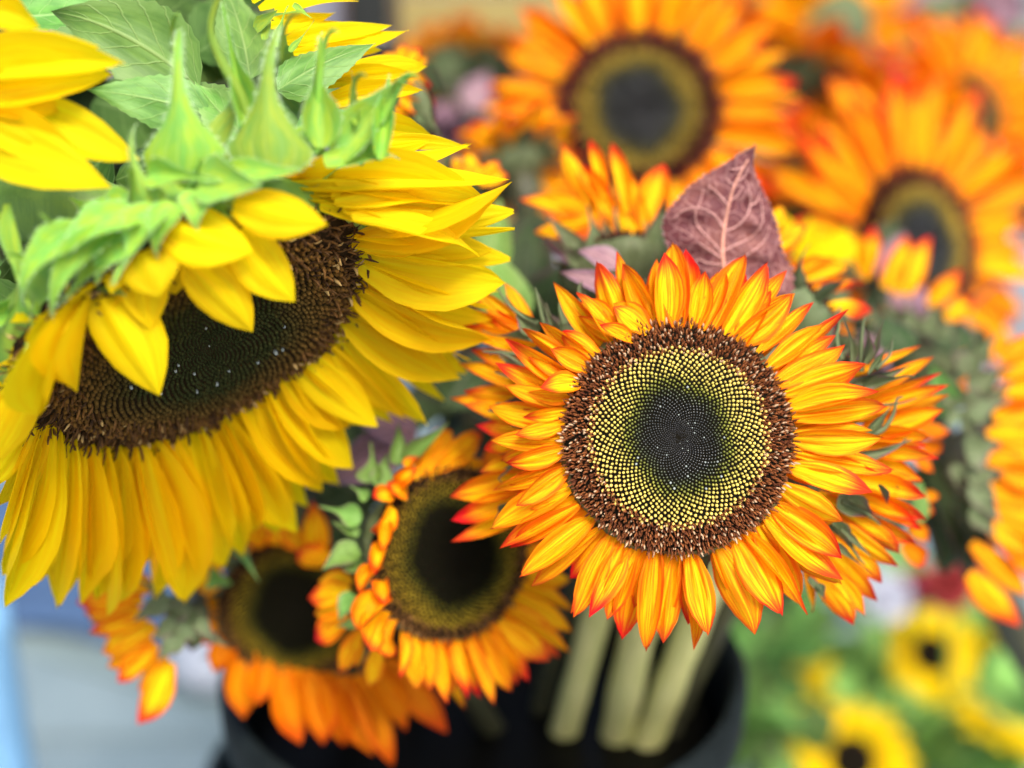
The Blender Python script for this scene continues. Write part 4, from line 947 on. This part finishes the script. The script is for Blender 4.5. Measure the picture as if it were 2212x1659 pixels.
H = Flower('blurred orange sunflower facing away, upright petals overlapping the olive ringed eye', G_OR, P(2000, 790, .74), CV(.2, .8, -.5), 75 * ppm(.74), 'behind', 'dusk', [P(2010, 860, .75), P(2060, 1000, .80), P(2140, 1200, .86), P(2320, 1560, 1.0)], .006, 'stem_dark', 22)
H.px(s2, [(750, 1450, 870, 1175, 130), (860, 1480, 990, 1178, 140), (970, 1540, 1125, 1355, 120), (650, 1400, 690, 1130, 110), (1050, 1600, 1180, 1520, 110), (640, 1390, 560, 1150, 110), (800, 1480, 900, 1260, 110, .01)], 'orange_red', .72, .72, CV(0, .1, 1))
H.px(s2, [(800, 1640, 700, 1450, 120), (880, 1660, 860, 1480, 130), (960, 1680, 1000, 1520, 120), (720, 1640, 620, 1520, 110), (1020, 1700, 1090, 1600, 100)], 'bract_dusk', .71, .71, CV(0, .1, 1), 'bract')
H2 = Flower('blurred bright yellow sunflower peeping between the mauve leaf and the olive ringed flower', G_OR, P(1760, 640, .72), CV(.1, .85, -.4), 70 * ppm(.72), 'behind', 'dusk', [P(1740, 760, .74), P(1660, 1000, .76), P(1500, 1400, .78), P(1440, 1580, .76)], .006, 'stem_dark', 23)
H2.px(s2, [(300, 1300, 370, 1090, 110), (360, 1330, 450, 1180, 110), (420, 1290, 560, 1150, 120), (480, 1310, 600, 1220, 100), (260, 1260, 250, 1080, 100), (330, 1350, 420, 1240, 120)], 'yellow', .70, .70, CV(0, .2, 1))
head('very blurred orange sunflower near the right edge, upper row, small dark eye', G_OR, 2105, 235, 1.30, CV(.45, .15, .85), 82, 150, 60, 'orange_far', seed=24)
head('very blurred orange sunflower at the top, turned from the camera, left of the violet bunch', G_OR, 1800, 70, 1.28, CV(-.5, .45, -.75), 90, 150, 62, 'orange', seed=25, bracts=False)
head('very blurred orange sunflower at the top right of the blue black eye, seen from below', G_OR, 1700, 150, 1.2, CV(.1, .9, -.2), 80, 140, 60, 'orange_far', seed=26)
head('blurred orange sunflower low behind the mauve leaf tip, facing up', G_OR, 1800, 330, 1.15, CV(-.2, .85, -.25), 85, 150, 62, 'orange_far', seed=27)
head('blurred orange sunflower between the two ringed eyes, facing up and away', G_OR, 1745, 470, .98, CV(.0, .9, -.3), 75, 120, 56, 'orange_far', seed=28)
head('blurred yellow orange sunflower above the olive ringed one', G_OR, 1930, 250, 1.22, CV(.1, .85, -.2), 70, 120, 56, 'orange', seed=29)
head('blurred orange sunflower above the olive ringed flower at the right', G_OR, 2150, 420, 1.1, CV(.2, .8, -.1), 80, 150, 62, 'orange_far', seed=30)
head('distant blurred orange sunflower left of the blue black eye, level with it', G_OR, 960, 150, 1.4, CV(-.3, .6, -.4), 55, 95, 46, 'orange_red', seed=31)
head('distant blurred orange sunflower next to the olive board, nearer the blue black eye', G_OR, 1060, 135, 1.4, CV(.2, .7, -.3), 50, 85, 46, 'orange_red', seed=32)
head('blurred red orange sunflower just left under the blue black eyed flower', G_OR, 1110, 355, .78, CV(-.3, .7, -.5), 60, 100, 52, 'orange_red', seed=33)
head('very blurred orange sunflower cut by the top edge, right of the blue black eye', G_OR, 1660, 20, 1.35, CV(.2, .7, .6), 70, 150, 62, 'orange_far', seed=36)
head('very blurred orange sunflower behind the row at the upper right, just under the violet bunch', G_OR, 1900, 130, 1.5, CV(-.1, .7, .6), 60, 120, 60, 'orange', seed=37)
# the one leaving at the right edge
Lf = Flower('orange sunflower turned to the right edge, dusky bracts and dark back toward us', G_OR, P(2195, 960, .735), CV(.95, .0, -.12), 120 * ppm(.68), 'behind', 'dusk', [P(2070, 1000, .70), P(2075, 1120, .73), P(2140, 1260, .80), P(2300, 1560, .95)], .011, 'stem_dark', 34)
Lf.px(s3, [(1010, 370, 1250, 250, 130), (980, 450, 1250, 380, 130), (970, 520, 1250, 480, 130), (960, 640, 1250, 600, 140), (930, 720, 1250, 720, 140), (920, 840, 1250, 850, 130), (930, 980, 1250, 1040, 150), (940, 1060, 1230, 1180, 140), (920, 1120, 1200, 1300, 150), (860, 1230, 1120, 1480, 140), (850, 1370, 1090, 1620, 130), (1000, 760, 1250, 800, 130), (980, 1180, 1200, 1420, 130), (1000, 900, 1250, 950, 130), (950, 560, 1200, 540, 110)],
       'orange_far', .662, .664, CV(.1, .1, 1), k=1.0)
Lf.px(s3, [(850, 520, 1080, 380, 140), (830, 600, 1050, 560, 150), (820, 700, 1060, 470, 100), (830, 800, 990, 760, 170), (840, 920, 1010, 900, 120), (800, 860, 790, 1030, 70), (820, 440, 880, 240, 110), (770, 480, 760, 230, 90), (860, 360, 1000, 240, 100), (780, 600, 760, 420, 110), (870, 950, 1000, 1140, 120), (840, 420, 760, 330, 110), (800, 660, 740, 600, 120), (880, 1050, 960, 1200, 110)],
       'bract_dusk', .652, .655, CV(0, .2, 1), 'bract', .4, k=1.15)
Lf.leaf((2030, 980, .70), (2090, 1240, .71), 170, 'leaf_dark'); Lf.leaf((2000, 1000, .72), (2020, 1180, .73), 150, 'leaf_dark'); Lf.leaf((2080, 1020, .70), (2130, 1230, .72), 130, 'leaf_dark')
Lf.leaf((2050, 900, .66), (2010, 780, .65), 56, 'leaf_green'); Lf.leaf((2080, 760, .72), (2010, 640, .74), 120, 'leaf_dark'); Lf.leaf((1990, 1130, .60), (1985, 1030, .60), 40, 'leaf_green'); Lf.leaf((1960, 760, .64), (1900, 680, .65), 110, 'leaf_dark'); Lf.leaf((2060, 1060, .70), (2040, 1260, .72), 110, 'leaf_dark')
L2 = Flower('orange sunflower hidden behind the red tipped fan, a few petals showing on its right', G_OR, P(1900, 1060, .62), CV(.3, -.1, -.9), 80 * ppm(.62), 'behind', 'dusk', [P(1830, 1080, .66), P(1640, 1200, .70), P(1480, 1500, .74), P(1440, 1600, .75)], .006, 'stem_dark', 35)
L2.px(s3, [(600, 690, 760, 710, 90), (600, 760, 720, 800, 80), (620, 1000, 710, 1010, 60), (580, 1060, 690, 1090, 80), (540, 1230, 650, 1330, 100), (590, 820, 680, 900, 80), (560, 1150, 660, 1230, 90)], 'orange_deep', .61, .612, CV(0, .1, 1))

# ================================================================== LOW YELLOW BUNCH, LOWER RIGHT
yl = [(2012, 1412, 1.55, (.05, .25, .95), 46, 62, 40, 'low yellow sunflower with a small black eye, blurred, below the right hand orange petals'),
      (1842, 1640, 1.42, (-.1, .3, .95), 52, 80, 46, 'low yellow sunflower with a black eye cut by the bottom edge'),
      (1715, 1480, 1.5, (-.62, .75, .15), 34, 64, 36, 'low yellow sunflower edge on, a slanting yellow streak left of the black eyes'),
      (2150, 1570, 1.46, (.45, .88, .10), 40, 80, 40, 'low yellow sunflower seen edge on near the lower right corner'),
      (2185, 1400, 1.62, (.3, .8, -.2), 34, 56, 36, 'low yellow sunflower turned away at the right edge above the corner streak')]
for i, (x, y, d, nv, rp, L, W, lab) in enumerate(yl):
    f = head(lab, G_YE, x, y, d, CV(*nv), rp, L, W, 'yellow', 'far', 50 + i, (18, 16), rec='lime', sm='stem_lime', sr=.006,
             stem=[P(x, y + 40, d + .06), P(x - 10, y + 160, d + .08), P(x - 20, y + 330, d + .10)])
    rs = random.Random(70 + i)
    for k in range(16):
        bx, by = x + rs.uniform(-170, 150), y + rs.uniform(20, 190)
        a = rs.uniform(0, 6.28); l = rs.uniform(90, 170)
        dd = d + rs.uniform(.02, .18)
        f.leaf((bx, by, dd), (bx + l * math.cos(a), by + l * .8 * math.sin(a), dd + rs.uniform(-.06, .04)), rs.uniform(70, 120), rs.choice(('leaf_bright', 'leaf_bright', 'leaf_green')), CV(0, .7, .7), .6)
def bush(label, spots, lib, seed, n, ln, wd, cat='plant', nrm=(0, .6, .8)):
    rs = random.Random(seed); x0, y0, d0 = spots[0]
    r = thing('foliage', P(x0, y0 + 150, d0 + .05), label, cat)
    for (x, y, d) in spots:
        me = tube_mesh('stem_shape', [P(x, y - 20, d), P(x + 10, y + 80, d + .04), P(x0, y0 + 150, d0 + .05)], .004, .005, M['stem_dark'], 6, r.location)
        part('stem', me, r, Matrix.Translation(r.location))
        for k in range(n):
            a = rs.uniform(0, 6.28); q = rs.uniform(.0, .8) * ln
            bx, by = x + q * math.cos(a) * .7, y + q * math.sin(a) * .7; dd = d + rs.uniform(-.05, .05)
            P0 = P(bx, by, dd); P1 = P(bx + ln * math.cos(a) * rs.uniform(.6, 1.1), by + ln * math.sin(a) * rs.uniform(.6, 1.1), dd + rs.uniform(-.04, .04))
            put('leaf', rs.choice(lib), r, P0, P1, wd * ppm(d) * rs.uniform(.7, 1.3), CV(*nrm), rs, .7)
    return r
bush('blurred bright green foliage filling the ground between the low yellow sunflowers', [(1720, 1560, 1.60), (1900, 1480, 1.66), (2080, 1420, 1.70), (2180, 1500, 1.62), (1960, 1600, 1.56), (1780, 1400, 1.70), (2150, 1650, 1.54), (1680, 1400, 1.66), (2000, 1300, 1.8)], ['leaf_bright', 'leaf_bright', 'leaf_green'], 81, 14, 130, 90)
bush('dim olive foliage beside the black bucket rim, right of the pale stems', [(1620, 1420, 1.35), (1590, 1560, 1.25), (1660, 1340, 1.45), (1500, 1640, 1.2), (1680, 1620, 1.3)], ['leaf_deep', 'leaf_green', 'leaf_deep'], 82, 12, 130, 90)
bush('dusky violet foliage low behind the bunch, left of the blue black eyed flower', [(1010, 260, 1.0), (1080, 300, 1.0), (960, 320, 1.05), (1130, 280, .98)], ['leaf_mauve', 'leaf_dark', 'leaf_mauve'], 83, 10, 90, 60)
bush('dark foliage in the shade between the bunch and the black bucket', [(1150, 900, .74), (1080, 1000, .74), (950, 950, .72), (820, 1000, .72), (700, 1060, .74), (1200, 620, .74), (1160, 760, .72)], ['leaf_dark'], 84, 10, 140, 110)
bush('dusky green foliage behind the right hand fan of petals', [(1850, 700, .74), (1930, 700, .78), (1980, 740, .82), (2050, 720, .86), (1900, 620, .84)], ['leaf_dark', 'leaf_mauve', 'leaf_dark'], 85, 7, 110, 90)
bush('grey green foliage between the blurred orange sunflowers of the upper right', [(1780, 290, 1.35), (1880, 180, 1.4), (2000, 160, 1.4), (1950, 330, 1.3), (1700, 540, 1.1), (1850, 400, 1.25)], ['leaf_dark', 'leaf_green', 'leaf_mauve'], 86, 10, 110, 80)
bush('violet and blue green foliage bunch in the upper right corner', [(2080, 30, 1.5), (2170, 60, 1.5), (2010, 20, 1.55), (2200, 120, 1.5), (1960, 60, 1.5)], ['leaf_mauve', 'leaf_green', 'leaf_mauve'], 87, 12, 110, 60)

# ------------------------------------------------------------------ small blossoms, lower right
def blossom(label, x, y, d, rp, col, seed):
    m, n = newmat('blossom_petal'); finish(n, col, .5, .3, .3, col)
    rs = random.Random(seed)
    me = blade('petal_shape', m, PKR, 8, 6, .12, .5, .02, 0, 0, .1, seed)
    r = thing('blossom', P(x, y, d), label, 'flower')
    s = rp * ppm(d)
    me2 = tube_mesh('stem_shape', [P(x, y, d), P(x + 5, y + 90, d + .05), P(x + 10, y + 260, d + .08)], .003, .003, M['stem_lime'], 6, r.location)
    part('stem', me2, r, Matrix.Translation(r.location))
    for ring in range(4):
        for k in range(10):
            a = 2 * math.pi * (k + ring * .5) / 10 + rs.uniform(-.1, .1); e = -.2 + ring * .42
            dv = CV(math.cos(a) * math.cos(e), math.sin(a) * math.cos(e), math.sin(e) + .15)
            P0 = P(x, y, d) + dv * s * .12
            part('petal', me, r, frame(P0, dv, CV(-math.cos(a) * .5, -math.sin(a) * .5, 1), s * .95, s * .55, s * .95))
blossom('blurred red blossom below the right hand bracts', 2045, 1262, 1.45, 62, (.42, .06, .06), 91)
blossom('blurred magenta blossom between the white and the red one', 1972, 1272, 1.5, 46, (.42, .05, .14), 92)
blossom('blurred white blossom right under the lowest red tipped petals', 1912, 1290, 1.48, 56, (.70, .72, .80), 93)

# ------------------------------------------------------------------ things in the far background
tan = plain('olive_board', (.30, .23, .075), .6, .3, .12, 6)
def thing_box(name, label, cat, C, sx, sy, sz, mat, rot=0, bev=.01, group=None):
    o = bpy.data.objects.new(name, box_mesh(name + '_shape', -sx / 2, sx / 2, -sy / 2, sy / 2, -sz / 2, sz / 2, mat, bev)); COL.objects.link(o)
    o.location = C; o.rotation_euler.z = rot; tag(o, label, cat, group); return o
bc = P(1060, 10, 2.1)
bd = thing('board', bc + Vector((0, 0, -.3)), 'olive tan wooden board standing behind the left hand orange flowers', 'board')
for k in range(3):
    part('plank', box_mesh('plank_shape', -.42, .42, -.012, .012, -.098, .098, tan, .006), bd, Matrix.Translation(bc + Vector((.02 * (k % 2), 0, .12 - k * .2))))
# dark crate and brown post behind the top yellow petals
dk = plain('dark_crate', (.014, .016, .015), .4, .5, .2, 10)
cb = P(815, 20, 1.0)
cr = thing('crate', cb + Vector((0, .06, -.14)), 'black crate with a pale strip, behind the upper yellow petals', 'crate')
part('panel', box_mesh('panel_shape', -.014, .012, -.06, .06, -.10, .08, dk, .002), cr, Matrix.Translation(cb))
part('strip', box_mesh('strip_shape', -.013, .0125, -.064, -.0605, -.006, -.002, plain('pale_strip', (.4, .4, .38), .4, .4, .1), .0006), cr, Matrix.Translation(cb + Vector((0, 0, -.006))))
cb = P(715, 20, 1.05)
bx = thing('post', cb + Vector((0, 0, -.3)), 'brown and grey post behind the upper yellow petals, left of the black crate', 'post')
part('shaft', box_mesh('shaft_shape', -.03, .012, -.02, .02, -.3, .12, plain('grey_paint', (.25, .25, .29), .5, .4, .2, 20), .003), bx, Matrix.Translation(cb))
part('facing', box_mesh('facing_shape', .0125, .030, -.022, .02, -.3, .12, plain('brown_wood', (.20, .085, .035), .6, .3, .3, 30), .003), bx, Matrix.Translation(cb))
part('edge_strip', box_mesh('edge_strip_shape', .0305, .036, -.021, .02, -.3, .12, plain('blue_edge', (.14, .28, .60), .4, .4, .1, 30), .002), bx, Matrix.Translation(cb))
# lower left: pale blue post, blue sheet, pale kerb strip, white bag, teal bucket
pp = P(8, 1560, 1.10)
po = thing('post', Vector((pp.x, pp.y, .02)), 'pale blue post at the lower left corner', 'post')
part('shaft', tube_mesh('shaft_shape', [Vector((pp.x, pp.y, .02)), Vector((pp.x, pp.y, .15)), Vector((pp.x, pp.y, .46))], .017, .017, plain('pale_blue_paint', (.22, .46, .72), .4, .5, .08, 20), 20, Vector((pp.x, pp.y, .02)), .0), po, Matrix.Translation(Vector((pp.x, pp.y, .02))))
part('cap', tube_mesh('cap_shape', [Vector((pp.x, pp.y, .46)), Vector((pp.x, pp.y, .465)), Vector((pp.x, pp.y, .472))], .0185, .015, plain('pale_blue_cap', (.25, .48, .72), .4, .5, .05, 20), 20, Vector((pp.x, pp.y, .02)), .0), po, Matrix.Translation(Vector((pp.x, pp.y, .02))))
def ground_pt(x, y, z=.025):
    r = P(x, y, 1.0) - CAM
    return CAM + r * ((z - CAM.z) / r.z)
def sheet(name, label, cat, pts, mat, th=.004, kind=None, folds=0.0):
    a, b, c, d = [ground_pt(*p) for p in pts]; n = 16; V, F = [], []
    o0 = a.copy()
    for i in range(n + 1):
        for j in range(n + 1):
            u, v = i / n, j / n
            p = (a * (1 - u) + b * u) * (1 - v) + (d * (1 - u) + c * u) * v
            V.append(tuple(p - o0 + Vector((0, 0, th + folds * (.5 + .5 * math.sin(u * 13 + v * 5) * math.cos(v * 9))))))
    for i in range(n):
        for j in range(n): k = i * (n + 1) + j; F.append((k, k + n + 1, k + n + 2, k + 1))
    o = bpy.data.objects.new(name, mesh_from(name + '_shape', V, F, mat)); COL.objects.link(o); o.location = o0
    md = o.modifiers.new('thick', 'SOLIDIFY'); md.thickness = th * .8
    tag(o, label, cat, None, kind); return o
sheet('tarpaulin', 'blue plastic sheet lying on the grey paving at the left', 'tarpaulin', [(-300, 1330), (420, 1420), (700, 1120), (-300, 1050)], plain('blue_sheet', (.045, .085, .165), .5, .3, .15, 12), .004, None, .02)
sheet('kerb_line', None, None, [(-60, 1375), (560, 1560), (600, 1490), (-60, 1340)], plain('pale_kerb', (.15, .20, .20), .6, .3, .08, 12), .004, 'structure')
wb = ground_pt(480, 1470)
import bmesh as _b
bm = _b.new(); _b.ops.create_icosphere(bm, subdivisions=4, radius=.05)
for v in bm.verts:
    q = noise.noise(v.co * 40) * .5 + noise.noise(v.co * 90) * .3
    v.co = Vector((v.co.x * 1.2, v.co.y, max(v.co.z * .7, -.03))) * (1 + .35 * q)
me = bpy.data.meshes.new('bag_shape'); bm.to_mesh(me); bm.free(); me.materials.append(plain('white_plastic', (.30, .33, .38), .5, .2, .05, 30))
me.polygons.foreach_set('use_smooth', [True] * len(me.polygons))
o = bpy.data.objects.new('plastic_bag', me); COL.objects.link(o); o.location = wb + Vector((0, 0, .03)); tag(o, 'crumpled white plastic bag on the paving behind the small red tipped flower', 'bag')
tb = P(700, 1650, .92)
bucket('dark teal bucket under the dim lowest sunflower', tb, .075, tb.z - .022, M['teal_plastic'], water=.8)
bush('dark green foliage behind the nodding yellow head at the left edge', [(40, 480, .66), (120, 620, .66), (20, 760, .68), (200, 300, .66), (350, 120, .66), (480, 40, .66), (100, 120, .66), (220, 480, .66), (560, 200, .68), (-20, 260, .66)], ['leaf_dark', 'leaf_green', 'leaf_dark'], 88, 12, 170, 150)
